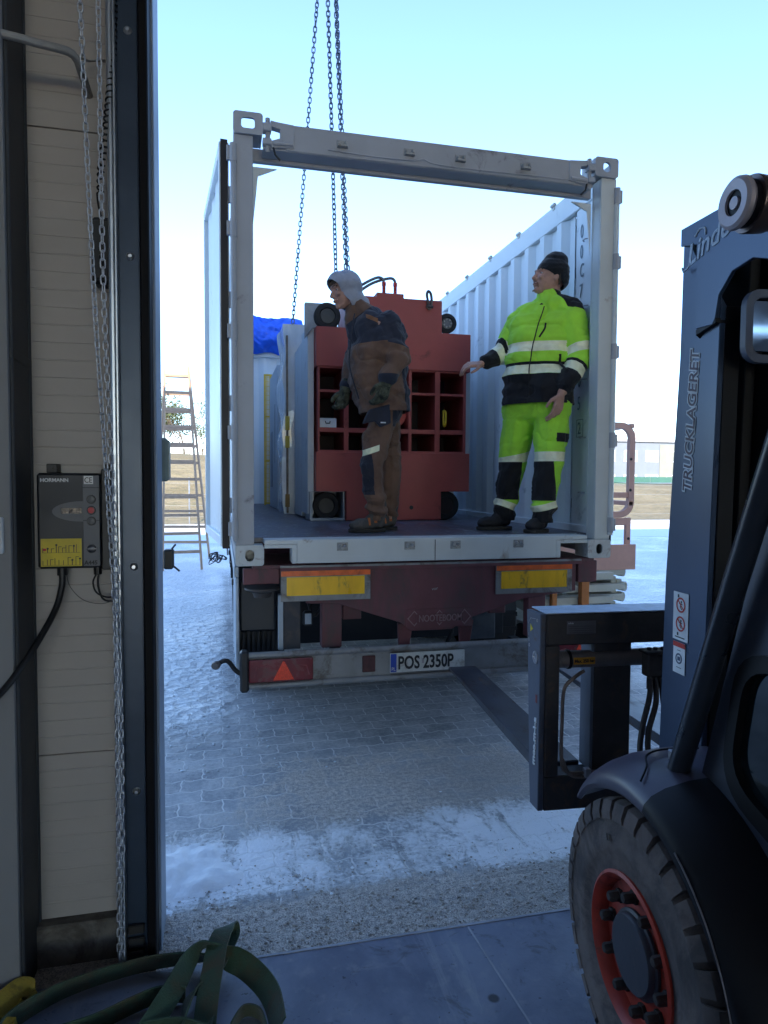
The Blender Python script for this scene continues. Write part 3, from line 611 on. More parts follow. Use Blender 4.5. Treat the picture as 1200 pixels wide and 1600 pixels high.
corr('y', YR+.42, YF-.02, X0+.066, .036, FLZ-.03, 3.60, rev=-1).build('side_wall', CI, cont, ang=25)
corr('x', X0+.07, X1-.07, YF-.06, .036, FLZ-.03, 3.45, pitch=.25, rev=1).build('end_wall', CI, cont, ang=25)
for x0, x1 in ((X1-.070, X1-.003), (X0+.003, X0+.070)):
    xi = x0 if x0 > 1 else x1
    g = MB(); g.box(x0+.004 if x0 > 1 else x0, x1-.004 if x0 < 1 else x1, YR+.17, YF, 3.601, 3.765, .006); tr = g.build('top_side_rail', CI, cont)
    for k in range(9):
        y = YR+.75+k*.62; g = MB(); g.cyl((xi, y-.02, 3.77), (xi, y+.03, 3.77), .014, 8); g.box(min(xi, xi+.012), max(xi, xi+.012), y-.015, y+.02, 3.735, 3.785, .002); g.build('tarp_ring', CW, tr)
    g = MB(); g.box(x0+.01, x1-.002, YR+.125, YR+.419, FLZ-.02, 3.60, .004); g.build('side_panel', CI, cont)
    g = MB(); g.box(min(xi-.012, xi+.012), max(xi-.012, xi+.012), YR+.13, YF-.07, FLZ-.006, FLZ+.05, .003); g.build('bottom_trim', CI, cont)
    g = MB(); g.box(x0, x1, YR+.17, YF, ZB+.02, FLZ-.04, .004); g.build('bottom_side_rail', CGr, cont)
    for z in (1.62, 2.0, 2.4, 2.9, 3.35):
        g = MB(); g.tube([(xi+(-.0 if x0 > 1 else 0), YR+.22, z), (xi+(-.02 if x0 > 1 else .02), YR+.24, z), (xi+(-.02 if x0 > 1 else .02), YR+.27, z), (xi, YR+.29, z)], .005, 6); g.build('lashing_ring', CGr, cont)
for a in ((X0+.003, X0+.11), (X1-.11, X1-.003)):
    g = MB(); g.box(a[0], a[1], YF-.11, YF, ZB, 3.76, .004); g.build('corner_post', CI, cont)
g = MB(); g.box(X0+.11, X1-.11, YF-.09, YF, 3.45, 3.70, .006); g.build('end_header', CI, cont)
fm = bpy.data.materials.new('container floor'); fm.use_nodes = True; nt = fm.node_tree; p = nt.nodes['Principled BSDF']; co = nt.nodes.new('ShaderNodeTexCoord').outputs['Object']
a = _noise(nt, co, 3, 6, .65, .5, (3, .7, 1)); b_ = _noise(nt, co, 24, 4, .65, .3)
c = _mix(nt, _ramp(nt, a, .3, .7), (.055, .05, .06), (.13, .13, .17)); c = _mix(nt, _math(nt, 'MULTIPLY', _ramp(nt, b_, .56, .70), .55), c, (.55, .58, .62)); nt.links.new(c, p.inputs['Base Color'])
nt.links.new(_math(nt, 'MULTIPLY_ADD', a, .4, .2), p.inputs['Roughness'])
bb = nt.nodes.new('ShaderNodeBump'); bb.inputs['Strength'].default_value = .3; bb.inputs['Distance'].default_value = .005; nt.links.new(b_, bb.inputs['Height']); nt.links.new(bb.outputs[0], p.inputs['Normal'])
g = MB()
for k in range(5): g.box(X0+.075, X1-.075, YR+.163+k*1.177, YR+.163+k*1.177+1.174, FLZ-.03, FLZ, .002)
g.build('container_floor', fm, cont)
# number stencilled down the right wall (reads along the wall)
INK = M('stencil', (.20, .27, .32), .6)
xw = X1-.0625
for ch, z in (('0', 3.39), ('0', 3.25), ('C', 3.12), ('7', 2.98), ('0', 2.52), ('0', 2.36), ('5', 2.20)):
    text('stencil_digit', ch, .135, (xw, YR+.355, z), (0, -1, 0), (0, 0, 1), INK, cont, .60)
text('stencil_digit', '2', .12, (xw, YR+.345, 2.03), (0, -1, 0), (0, 0, 1), INK, cont, .72)
g = MB(); g.ring([(xw-.001, YR+.315+a, 2.07+b) for a, b in rr(.09, .125, .003, 2)], [(xw-.001, YR+.315+a, 2.07+b) for a, b in rr(.082, .117, .003, 2)], (.001, 0, 0)); g.build('stencil_frame', INK, cont)
# doors, swung right round along the sides
def door(xa, ya, xb, yb, side):
    d = Vector((xb-xa, yb-ya, 0)); L = d.length; d.normalize(); n = Vector((-d.y, d.x, 0))   # n: left of d
    def P(s, o, z): return Vector((xa, ya, 0))+d*s+n*o+Vector((0, 0, z))
    root = None
    g = MB(); V = []; F = []; pr = [(0.03, 0)]; s = .09
    while s < L-.2:
        for dd, o in ((0, 0), (.09, 1), (.13, 1), (.22, 0)): pr.append((s+dd, o*.012))
        s += .27
    pr.append((L-.03, 0))
    for s, o in pr:
        for t_ in (-.012, -.008):
            for z in (1.34, 3.60): V.append(P(s, o+t_, z))
    for i in range(len(pr)-1): q = 4*i; F += [(q, q+4, q+5, q+1), (q+2, q+3, q+7, q+6), (q+1, q+5, q+7, q+3), (q, q+2, q+6, q+4)]
    g.raw(V, F)
    for s0, s1, z0, z1 in ((0, .04, 1.30, 3.64), (L-.04, L, 1.30, 3.64), (.041, L-.041, 1.30, 1.36), (.041, L-.041, 3.58, 3.64)):
        a = P(s0, -.028, z0); 
        pts = [P(s0, -.028, z0), P(s1, -.028, z0), P(s1, .028, z0), P(s0, .028, z0)]; g.prism(pts, (0, 0, z1-z0), .003)
    leaf = g.build('door_leaf', CI, cont, ang=25)
    g = MB()
    for s, zz in ((-.012, 0), (L+.008, 0)): g.prism([P(s, -.02, 1.29), P(s+.010, -.02, 1.29), P(s+.010, .02, 1.29), P(s, .02, 1.29)], (0, 0, 2.36), 0)
    
    g.build('door_gasket', M('gasket', (.012, .009, .012), .5), leaf)
    for z in (1.5, 2.1, 2.7, 3.3):
        g = MB(); g.cyl(P(.0, .036*side, z), P(.0, .036*side, z+.09), .014, 8); g.build('hinge_knuckle', CGr, leaf)
    for s in (L*.45, L*.8):
        g = MB(); g.cyl(P(s, .05*side, 1.27), P(s, .05*side, 3.68), .016, 8)
        for z in (1.5, 2.3, 3.2): g.prism([P(s-.03, .026*side, z), P(s+.03, .026*side, z), P(s+.03, .062*side, z), P(s-.03, .062*side, z)], (0, 0, .07), .002)
        g.build('locking_bar', CGr, leaf)
door(.026, 4.13, -.085, 5.28, -1)
door(2.562, 4.16, 2.63, 5.31, 1)
g = MB()
for k in range(9):
    a = k*.8; g.tube(smooth_path([(-.02, 4.12, 1.27), (-.045+.03*math.cos(a), 4.10, 1.24+.025*math.sin(a)), (-.02+.05*math.cos(a*2), 4.1, 1.23-.03*math.sin(a)), (.01, 4.12, 1.25)], 4), .0025, 5)
tag(g.build('wire_bundle', CB, None), 'tangle of black wire hanging at the bottom of the left container door', 'wire')

# blue tarpaulin over the far header
V = []; F = []; nu, nv = 70, 30
for i in range(nu+1):
    for j in range(nv+1):
        u = i/nu; v = j/nv; x = .10+u*1.05; top = 4.04-.05*u+.02*math.sin(9*u); bot = 3.60-.12*math.sin(u*2.4)+.03*math.sin(14*u)
        z = top+(bot-top)*v; bul = .15*math.sin(math.pi*v)+.07*abs(noise.noise(Vector((u*6+v*3, v*2.2, 0))))+.05*abs(noise.noise(Vector((u*13-v*6, v*5, 4))))
        V.append((x, YF-.10-bul-.02, z))
for i in range(nu):
    for j in range(nv): a = i*(nv+1)+j; F.append((a, a+1, a+nv+2, a+nv+1))
n0 = len(V); V += [(x, 2*(YF)-.02-y+.0, z) for x, y, z in V[:n0]]; F += [tuple(n0+q for q in reversed(f)) for f in F]
for j in range(nv): a = j; F.append((a, a+1, n0+a+1, n0+a)); a = nu*(nv+1)+j; F.append((a+1, a, n0+a, n0+a+1))
for i in range(nu): a = i*(nv+1); b = a+nv+1; F.append((b, a, n0+a, n0+b))
g = MB(); g.raw(V, F)
tag(g.build('tarpaulin', M('blue tarp', (.02, .14, .85), .38, 0, .1, 6, .3, 25, bdist=.01), None, ang=40), 'bright blue tarpaulin bunched over the far end of the container', 'tarpaulin')

# ---------------------------------------------------------------- red machine inside
RED = M('machine red', (.33, .055, .048), .5, 0, .07, 4, .08, 60, dirt=(.16, .045, .04), damt=.3, dscale=4)
GRY = M('machine grey', (.45, .49, .53), .45, 0, .05, 3, .06, 50, dirt=(.33, .36, .4), damt=.3)
mach = thing('machine', 'dark red steel machine end with rows of open pigeonholes', 'machine', (1.467, 5.9, FLZ))
YM = 5.75
g = MB(); g.prism([(.782, YM, 1.60), (1.042, YM, 1.60), (1.042, YM, 1.352), (1.892, YM, 1.352), (1.892, YM, 1.60), (2.154, YM, 1.60), (2.154, YM, 1.937), (.782, YM, 1.937)], (0, .5, 0), .004); fr = g.build('lower_block', RED, mach)
g = MB(); g.prism([(.782, YM, 2.655), (2.154, YM, 2.655), (2.154, YM, 2.985), (1.885, YM, 2.985), (1.885, YM, 3.262), (1.54, YM, 3.262), (1.54, YM, 3.298), (1.30, YM, 3.298), (1.30, YM, 3.262), (1.045, YM, 3.262), (1.045, YM, 2.985), (.782, YM, 2.985)], (0, .48, 0), .004); g.build('upper_block', RED, mach)
g = MB(); cols = [.800, .815, 1.022, 1.062, 1.268, 1.310, 1.592, 1.620, 1.832, 1.878, 2.096, 2.120]
for k in range(0, 12, 2): g.box(cols[k], cols[k+1], YM+.012, YM+.55, 1.937, 2.655, .002)
for z0, z1 in ((2.104, 2.142), (2.440, 2.462), (1.937, 1.952), (2.642, 2.655)):
    for k in range(1, 11, 2): g.box(cols[k], cols[k+1], YM+.016, YM+.5, z0, z1, .002)
g.build('pigeonhole_grid', RED, mach)
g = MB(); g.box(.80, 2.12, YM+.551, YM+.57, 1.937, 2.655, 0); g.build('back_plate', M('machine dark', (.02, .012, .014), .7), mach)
g = MB(); g.lathe((1.45, YM+.12, 2.30), (0, -1, 0), [(.15, 0), (.15, .03), (.03, .035), (.0, .035)], 28); g.build('red_disc', M('disc red', (.42, .05, .04), .45), mach)
g = MB(); g.lathe((1.62, YM+.0, 1.46), (0, -1, 0), [(.018, 0), (.018, .002), (0, .001)], 12); g.lathe((1.32, YM+.0, 1.71), (0, -1, 0), [(.010, 0), (.010, .002), (0, .001)], 10); g.build('hole', M('black ink', (0, 0, 0)), mach)
g = MB(); g.box(.725, 2.21, YM+.575, YM+1.15, 1.36, 2.96, .005); g.box(.725, .78, YM+.12, YM+.57, 1.40, 3.02, .004); g.box(2.156, 2.20, YM+.12, YM+.57, 1.62, 2.97, .004); body = g.build('grey_body', GRY, mach)
g = MB(); g.prism([(.70, YM+.10, 3.20), (.98, YM+.10, 3.20), (.98, YM+.10, 3.0), (.77, YM+.10, 2.99), (.70, YM+.10, 2.90)], (0, .06, 0), .003); g.build('bracket_plate', M('plate grey', (.26, .29, .33), .5, .2), mach)
g = MB(); g.ring([(.885+a, YM+.04, 1.475+b) for a, b in rr(.30, .25, .004, 2)], [(.888+a, YM+.04, 1.482+b) for a, b in rr(.262, .225, .004, 2)], (0, .32, 0)); g.build('wheel_housing', M('plate grey', (0, 0, 0)), mach)
TY = M('tyre black', (.014, .014, .016), .75, 0, .2, 20, .2, 80)
def mwheel(x, y, z, r, w, hubm, spokes):
    g = MB(); g.lathe((x, y, z), (0, -1, 0), [(r*.45, -w), (r*.85, -w), (r, -w*.85), (r, -w*.1), (r*.92, 0), (r*.62, .002), (r*.58, -.012), (r*.3, -.014)], 36); w_ = g.build('wheel', TY, mach)
    g = MB(); g.lathe((x, y+.012, z), (0, -1, 0), [(r*.56, 0), (r*.54, .004), (r*.2, .006), (0.001, .006)], 28); h_ = g.build('hub', hubm, w_)
    if spokes:
        g = MB()
        for k in range(7): a = k*2*math.pi/7; g.cyl((x+r*.4*math.cos(a), y+.006, z+r*.4*math.sin(a)), (x+r*.4*math.cos(a), y-.006, z+r*.4*math.sin(a)), r*.09, 8)
        g.build('bolt', M('keeper', (0, 0, 0)), w_)
mwheel(.885, YM+.04, 3.085, .112, .10, M('hub grey', (.035, .04, .05), .4, .3), False)
mwheel(1.957, YM+.06, 3.088, .086, .05, M('hub light', (.13, .135, .15), .4, .5), True)
mwheel(.885, YM+.10, 1.475, .118, .14, M('hub cream', (.07, .065, .06), .6), False)
mwheel(1.955, YM+.06, 1.475, .128, .14, M('machine dark', (0, 0, 0)), False)
for x, px in ((1.398, 1.24), (1.50, 1.30)):
    g = MB(); g.tube(smooth_path([(x, YM+.15, 3.41), (x-.01, YM+.15, 3.455), (x-.06, YM+.15, 3.465), (px, YM+.17, 3.42), (px-.12, YM+.2, 3.34), (px-.22, YM+.3, 3.25)], 6), .013, 8); g.build('hydraulic_hose', M('hose grey', (.13, .15, .18), .4, .2), mach)
    g = MB(); g.cyl((x, YM+.15, 3.296), (x, YM+.15, 3.40), .016, 10); g.cyl((x, YM+.15, 3.40), (x, YM+.15, 3.43), .019, 6); g.build('hose_fitting', M('fitting red', (.45, .03, .03), .4), mach)
t = thing('shackle', 'dark steel lifting shackle standing on top of the red machine', 'shackle', (1.76, YM+.03, 3.2))
g = MB(); g.tube(smooth_path([(1.752, YM-.02, 3.20), (1.745, YM-.03, 3.25), (1.74, YM-.02, 3.30), (1.755, YM-.01, 3.335), (1.775, YM-.02, 3.31), (1.78, YM-.03, 3.25), (1.775, YM-.02, 3.20)], 6), .012, 8); g.build('bow', M('shackle steel', (.10, .08, .075), .45, .6, .3, 30), t)
g = MB(); g.cyl((1.735, YM-.02, 3.20), (1.795, YM-.02, 3.20), .014, 8); g.lathe((1.765, YM-.012, 3.20), (0, -1, 0), [(.026, 0), (.026, .012), (0, .014)], 14); g.build('pin', M('shackle steel', (0, 0, 0)), t)
t = thing('small_box', 'small white box with a handle in a left pigeonhole', 'box', (.88, YM+.1, 2.142))
g = MB(); g.box(.817, .96, YM+.03, YM+.2, 2.143, 2.222, .003); bx = g.build('box_body', M('white plastic', (0, 0, 0)), t)
g = MB(); g.tube([(.865, YM+.028, 2.195), (.868, YM+.015, 2.178), (.90, YM+.015, 2.178), (.905, YM+.028, 2.195)], .005, 6); g.build('handle', M('bracket black', (0, 0, 0)), t)
g = MB(); g.tube(smooth_path([(1.925, YM+.06, 2.315), (1.923, YM+.05, 2.29), (1.926, YM+.05, 2.20), (1.934, YM+.06, 2.178), (1.943, YM+.05, 2.20), (1.945, YM+.05, 2.29), (1.938, YM+.06, 2.315), (1.925, YM+.06, 2.315)], 4), .008, 6)
g.build('yellow_loop', M('yellow paint', (.72, .50, .02), .4), mach)
# film wrapped crate and what stands behind it
WRAP = M('plastic film', (.50, .57, .64), .25, 0, .12, 4, .9, 14, stretch=(1, 1, .35), bdist=.02, coat=.5)
t = thing('wrapped_crate', 'tall unit wrapped in crinkled clear film with yellow and dark strapping', 'crate', (.95, 7.4, FLZ))
g = MB(); V = []; F = []; nz = 40; loop = []
for k in range(nz+1):
    z = FLZ+1.93*k/nz
    for (x, y) in ((.62, 7.04), (.62, 7.3), (.615, 7.62), (1.6, 7.62), (1.6, 7.04), (1.1, 7.04), (.75, 7.03)):
        n_ = noise.noise(Vector((x*9, y*9, z*4)))*.035; V.append((x+n_-.03*math.sin(k*.5)*.3, y+n_*.6, z))
for k in range(nz):
    for i in range(7): F.append((k*7+i, k*7+(i+1) % 7, (k+1)*7+(i+1) % 7, (k+1)*7+i))
F += [tuple(range(7))[::-1], tuple(nz*7+i for i in range(7))]; g.raw(V, F); g.build('film_wrap', WRAP, t, ang=60)
g = MB(); g.bar((.655, 7.00, 3.15), (.66, 7.00, 1.36), .04, .02); g.build('wooden_batten', M('batten', (.17, .14, .11), .8, 0, .3, 12, .2, 60), t)
for z0, z1, mm in ((2.02, 2.14, 0), (2.20, 2.34, 0), (1.42, 1.55, 1)):
    g = MB(); g.box(.636, .68, 6.975, 6.99, z0, z1, .001); g.build('strap', M('strap yellow', (.42, .34, .05), .6) if not mm else M('strap brown', (.22, .14, .05), .7), t)
for z in ():
    g = MB(); g.lathe((.60, 6.93, z), (-.2, -1, 0), [(.055, 0), (.10, -.01), (.10, -.07), (.05, -.08)], 24); g.build('wheel', TY, t)
t = thing('grey_cabinet', 'pale grey machine cabinet standing behind the wrapped unit', 'cabinet', (1.1, 8.6, FLZ))
g = MB(); g.box(.635, 1.7, 8.0, 9.2, FLZ+.004, 3.02, .006); g.build('cabinet_body', GRY, t)
g = MB(); g.box(.631, .6345, 8.3, 8.36, 1.9, 2.6, 0); g.box(.628, .634, 8.7, 9.0, 1.6, 2.3, .003); g.build('cabinet_door', M('plate grey', (0, 0, 0)), t)
t = thing('yellow_guard', 'narrow yellow mesh guard frame leaning at the back of the container', 'guard frame', (.6, 9.4, FLZ))
YEL = M('yellow paint', (0, 0, 0)); YG = M('guard yellow', (.75, .48, .04), .5, 0, .1, 10)
g = MB()
for x in (.585, .672): g.box(x-.013, x+.013, 9.42, 9.44, FLZ+.004, 3.12, .002)
for z in (FLZ+.03, 1.95, 2.55, 3.11): g.box(.594, .663, 9.422, 9.438, z-.012, z+.012, .001)
g.build('frame', YG, t)
g = MB()
for x in (.607, .625, .643, .657): g.box(x-.0055, x+.0055, 9.428, 9.433, FLZ+.04, 3.10, 0)
for k in range(28): g.box(.594, .663, 9.426, 9.428, FLZ+.06+k*.062, FLZ+.064+k*.062, 0)
g.build('mesh_infill', YG, t)
g = MB()
for k in range(40):
    x = .12+random.random()*2.3; g.raw([], [])
g.bm.free()
# lifting chains
CH2 = M('lifting chain', (.14, .17, .22), .4, .75, .2, 50, .1, 150)
g = MB(); chain(g, [(.965, 6.4, 7.2), (.87, 6.45, 5.9), (.715, 7.02, 3.26)], .042, .030, .0052, seed=11); tag(g.build('lifting_chain', CH2, None, ang=80), 'leftmost steel lifting chain slanting down to the film wrapped unit', 'chain', 'chains hanging from above into the container')
g = MB(); chain(g, [(.905, 5.9, 7.2), (.900, 5.9, 5.7), (.985, 5.88, 3.0)], .042, .030, .0052, seed=12); tag(g.build('lifting_chain', CH2, None, ang=80), 'middle steel lifting chain ending behind the hooded man', 'chain', 'chains hanging from above into the container')
g = MB(); chain(g, [(.975, 5.9, 7.2), (.970, 5.9, 5.7), (1.065, 5.86, 3.27)], .042, .032, .0058, seed=13); tag(g.build('lifting_chain', CH2, None, ang=80), 'rightmost steel lifting chain, one of two hanging close together', 'chain', 'chains hanging from above into the container')
g = MB(); chain(g, [(.985, 6.0, 7.2), (.992, 6.0, 5.7), (1.09, 5.9, 3.27)], .042, .030, .0052, seed=14); tag(g.build('lifting_chain', CH2, None, ang=80), 'back one of the two lifting chains hanging close together at the right', 'chain', 'chains hanging from above into the container')

# ---------------------------------------------------------------- trailer
tr = thing('semi_trailer', 'dirty maroon semi trailer chassis carrying the open container', 'trailer', (1.3, 4.2, 0))
MAR = M('maroon paint', (.17, .06, .068), .6, 0, .15, 5, .15, 40, dirt=(.11, .085, .08), damt=.55, dscale=4, stretch=(1, 1, .35))
ALU = M('dirty aluminium', (.26, .26, .26), .5, .35, .15, 5, .2, 60, dirt=(.15, .12, .10), damt=.5, dscale=6)
DK = M('underbody', (.012, .012, .014), .7, 0, .3, 10)
g = MB(); g.box(.18, 2.43, 4.10, 4.75, 1.165, 1.188, .004); g.box(.34, 2.33, 4.085, 4.10, 1.150, 1.182, .003)
g.prism([(.50, 4.125, 1.15), (2.31, 4.125, 1.15), (2.31, 4.125, .965), (1.93, 4.125, .925), (1.52, 4.125, .80), (1.44, 4.125, .745), (1.16, 4.125, .745), (1.10, 4.125, .80), (.70, 4.125, .935), (.50, 4.125, .945)], (0, .02, 0), .003)
g.box(.125, .34, 4.13, 4.18, 1.07, 1.165, .004); g.box(2.33, 2.47, 4.13, 4.18, 1.02, 1.165, .004)
rb = g.build('rear_beam', MAR, tr)
g = MB(); g.box(.34, 2.32, 4.07, 4.085, 1.172, 1.186, .002); g.build('edge_strip', ALU, tr)
for x0 in (.60, 1.98):
    g = MB(); g.box(x0, x0+.125, 4.15, 4.23, .66, 1.14, .004); g.build('leg_beam', MAR, tr)
for x0, x1 in ((.345, .895), (1.725, 2.265)):
    g = MB(); g.box(x0, x1, 4.093, 4.104, .965, 1.152, .002); rp = g.build('marker_panel', ALU, tr)
    g = MB(); g.box(x0+.002, x1-.002, 4.089, 4.092, 1.118, 1.150, 0); g.build('red_strip', M('reflex orange', (.80, .13, .02), .35, 0, .2, 12, dirt=(.25, .05, .03), damt=.4, dscale=9), rp)
    g = MB(); g.box(x0+.035, x1-.038, 4.089, 4.092, 1.0, 1.112, 0); g.build('reflector', M('reflex yellow', (.95, .50, .010), .3, 0, .12, 10, .2, 200, dirt=(.22, .13, .05), damt=.38, dscale=14, stretch=(1, 1, .3)), rp)
# embossed maker plate
g = MB(); yb = 4.118
pl = [(1.145, .855), (1.19, .88), (1.50, .88), (1.555, .855), (1.565, .815), (1.52, .765), (1.19, .762), (1.15, .80)]
g.prism([(x, yb, z-.012) for x, z in [(1.135, .895), (1.57, .895), (1.57, .775), (1.135, .775)]], (0, .006, 0), .001); mp = g.build('maker_plate', MAR, tr)
for x in (1.185, 1.352, 1.52):
    g = MB(); g.ring([(x+a, yb-.004, .825+b) for a, b in ((.046, 0), (0, .05), (-.046, 0), (0, -.05))], [(x+a, yb-.004, .825+b) for a, b in ((.038, 0), (0, .042), (-.038, 0), (0, -.042))], (0, .005, 0)); g.build('diamond', M('maroon worn', (.28, .17, .17), .5, 0, .2, 30), mp)
g = MB(); g.box(1.20, 1.505, yb-.0045, yb, .795, .852, .001); g.build('name_bar', MAR, mp)
text('lettering', 'NOOTEBOOM', .062, (1.212, yb-.0062, .803), (1, 0, 0), (0, 0, 1), M('maroon worn', (0, 0, 0)), mp, .72, th=.002, bold=.0005)
text('lettering', 'vor', .03, (1.30, 4.121, 1.0), (1, 0, .1), (0, 0, 1), M('grey ink', (.35, .33, .33), .6), rb, 1)
# bumper
g = MB(); g.cyl((.15, 4.02, .668), (2.46, 4.02, .668), .019, 12); g.cyl((.15, 4.02, .487), (2.46, 4.02, .487), .019, 12); g.box(.155, 2.46, 4.025, 4.05, .488, .664, .003)
bm_ = g.build('bumper', ALU, tr)
for x in (.125, 2.475):
    g = MB(); g.box(x-.024, x+.026, 3.985, 4.06, .458, .700, .012); g.build('end_cap', CB, bm_)
for x in (.67, 1.9):
    g = MB(); g.box(x, x+.06, 4.05, 4.3, .52, .64); g.build('bumper_bracket', DK, bm_)
def tail(x0):
    g = MB(); g.box(x0, x0+.375, 3.992, 4.024, .512, .645, .005); tl = g.build('tail_light', M('lamp red', (.17, .012, .018), .22, 0, .2, 8, .05, dirt=(.09, .04, .035), damt=.5, dscale=8, coat=.4), bm_)
    g = MB(); xc = x0+.20; g.prism([(xc-.062, 3.991, .522), (xc+.062, 3.991, .522), (xc+.006, 3.991, .632), (xc-.006, 3.991, .632)], (0, -.006, 0), .002); g.build('reflector_triangle', M('reflex red', (.95, .06, .02), .3, 0, .25, 160, .3, 250), tl)
    g = MB()
    for s in (-1, 1):
        xs = x0+.19; g.tube([(xs+s*.16, 3.99, .545), (xs+s*.145, 3.99, .60), (xs+s*.085, 3.99, .612)], .004, 5)
    g.build('light_guide', M('lamp edge', (.25, .06, .06), .3), tl)
tail(.152); tail(2.07)
g = MB(); g.box(.83, .91, 4.012, 4.024, .53, .63, .006); g.build('side_lamp', M('lamp dull red', (.07, .018, .02), .4, 0, .3, 20), bm_)
g = MB(); g.box(1.0, 1.482, 4.002, 4.010, .520, .640, .003); pt = g.build('number_plate', M('plate white', (.60, .60, .56), .45, 0, .05, 8, dirt=(.34, .30, .25), damt=.45, dscale=14), bm_)
g = MB(); g.box(1.003, 1.040, 4.000, 4.0015, .524, .636, 0); g.build('plate_band', M('plate blue', (.02, .06, .35), .4), pt)
text('lettering', 'PL', .032, (1.008, 3.999, .532), (1, 0, 0), (0, 0, 1), M('plate white', (0, 0, 0)), pt, .8)
text('lettering', 'POS 2350P', .112, (1.048, 4.0, .5415), (1, 0, 0), (0, 0, 1), M('black ink', (0, 0, 0)), pt, .70, bold=.0028)
g = MB(); g.box(1.202, 1.216, 4.0, 4.0015, .57, .60, 0); g.build('plate_stamp', M('grey ink', (0, 0, 0)), pt)
# marker arm
g = MB(); g.tube(smooth_path([(.13, 4.03, .55), (.08, 4.03, .58), (.03, 4.02, .645), (-.02, 4.02, .635)], 4), .014, 8); ma = g.build('marker_arm', CB, tr)
g = MB(); g.lathe((-.035, 4.0, .628), (-.4, -1, 0), [(.0, .02), (.02, .018), (.027, 0), (.02, -.03), (0, -.03)], 14); g.build('marker_lamp', M('lamp dull', (.12, .11, .11), .3), ma)
# mudguards, flaps, axles, wheels, chassis
for x0 in (.10, 2.0):
    g = MB(); g.box(x0+.02, x0+.42, 5.25, 5.27, .72, 1.07, .01); g.build('mud_flap', M('mudguard', (.022, .025, .03), .55, 0, .15, 8), tr)
    for k in range(3):
        yc = 5.85+k*1.31; g = MB(); pts = [(x0, yc+.57*math.cos(R(a)), .51+.57*math.sin(R(a))) for a in range(10, 171, 16)]; pts += [(x0, yc+.55*math.cos(R(a)), .51+.55*math.sin(R(a))) for a in range(170, 9, -16)]
        g.prism(pts, (.42, 0, 0)); g.build('mudguard', M('mudguard', (0, 0, 0)), tr)
def wheel_geo(cx, cy, cz, r, w, rim, hubc, parent, name='wheel', n=44, side=-1):
    """side -1: outer face towards -x"""
    g = MB(); ax = (side, 0, 0); g.lathe((cx, cy, cz), ax, [(rim, -w), (r*.93, -w*.98), (r, -w*.88), (r, -w*.1), (r*.94, -.012), (r*.80, 0), (rim*1.1, -.006), (rim, -.012), (rim, -.03)], n, False)
    w_ = g.build(name, TY, parent)
    return w_
for side in (0, 1):
    for k in range(3):
        yc = 5.85+k*1.31; xo = .13 if side == 0 else 2.47; s = -1 if side == 0 else 1
        w_ = wheel_geo(xo, yc, .505, .505, .36, .29, None, tr, side=s)
        g = MB(); g.lathe((xo-s*.02, yc, .505), (s, 0, 0), [(.285, -.02), (.28, -.0), (.26, -.09), (.14, -.11), (.13, -.02), (.09, 0), (0, 0)], 28); g.build('rim', M('rim grey', (.22, .22, .23), .5, .4), w_)
        g = MB()
        for q in range(26):
            a = q*2*math.pi/26; x_ = xo-s*.34
            g.box(min(x_, x_+s*.32), max(x_, x_+s*.32), -.018, .018, .497, .510, .001, Matrix.Translation((0, yc, .505)) @ Matrix.Rotation(a, 4, 'X') @ Matrix.Translation((0, 0, 0)))
        g.build('tread', TY, w_)
for k in range(3):
    g = MB(); g.cyl((.5, 5.85+k*1.31, .505), (2.1, 5.85+k*1.31, .505), .07, 12); g.build('axle', DK, tr)
for x in (.74, 1.72):
    g = MB(); g.box(x, x+.12, 4.2, 14.5, .82, 1.14, .005); g.build('chassis_beam', MAR, tr)
g = MB()
for k in range(8): g.box(.2, 2.4, 4.6+k*1.2, 4.7+k*1.2, 1.04, 1.16, .004)
g.build('cross_member', MAR, tr)
g = MB(); g.box(.45, 2.15, 4.95, 4.97, .50, 1.10, .004); g.build('shade_board', DK, tr)  # dark board added to stand in for the shade under the trailer
for x, s in ((.075, -1), (2.5, 1)):
    g = MB(); g.box(min(x, x+.02), max(x, x+.02), 9.9, 13.6, .62, .74); g.box(min(x, x+.02), max(x, x+.02), 9.9, 13.6, .86, .98); g.build('side_guard', ALU, tr)
    g = MB(); g.box(min(x, x+.03), max(x, x+.03), 4.3, 12.5, 1.09, 1.16, .004); sr = g.build('side_rail', M('rail pale', (.33, .38, .44), .45, .3, .1, 5), tr)
    for k in range(5):
        g = MB(); xx = x-.012 if s < 0 else x+.032; g.box(xx, xx+.012, 4.45+k*.9, 4.52+k*.9, 1.02, 1.06, .003); g.build('side_marker', CB, sr)
g = MB(); g.box(.085, .105, 4.32, 5.22, .50, 1.085, .004); g.build('side_cover', M('rail pale', (0, 0, 0)), tr)
# left rear storage box with ribbed lower edge, supports, lamps
g = MB(); g.box(.11, .335, 4.36, 4.42, .735, 1.06, .012); bxl = g.build('storage_box', M('box black', (.02, .024, .032), .5, 0, .1, 5, dirt=(.05, .05, .06), damt=.4), tr)
g = MB()
for k in range(7): g.box(.125+k*.031, .142+k*.031, 4.355, 4.40, .60, .735, .002)
g.box(.11, .335, 4.40, 4.42, .58, .734, .002); g.build('ribbed_edge', DK, bxl)
g = MB(); g.box(.335, .365, 4.15, 4.20, .66, 1.0, .002); g.build('support_edge', M('rail pale', (0, 0, 0)), tr)
g = MB(); g.box(.366, .47, 4.16, 4.20, .66, 1.0, .002); g.build('support_plate', M('support grey', (.06, .06, .068), .7, 0, .15, 6, dirt=(.12, .1, .09), damt=.4), tr)
g = MB(); g.lathe((.24, 4.18, 1.045), (0, 0, -1), [(.105, 0), (.105, .012), (.06, .03), (.05, .06), (0, .06)], 20); g.build('twist_lock', M('twist lock', (.07, .06, .055), .6, .3), tr)
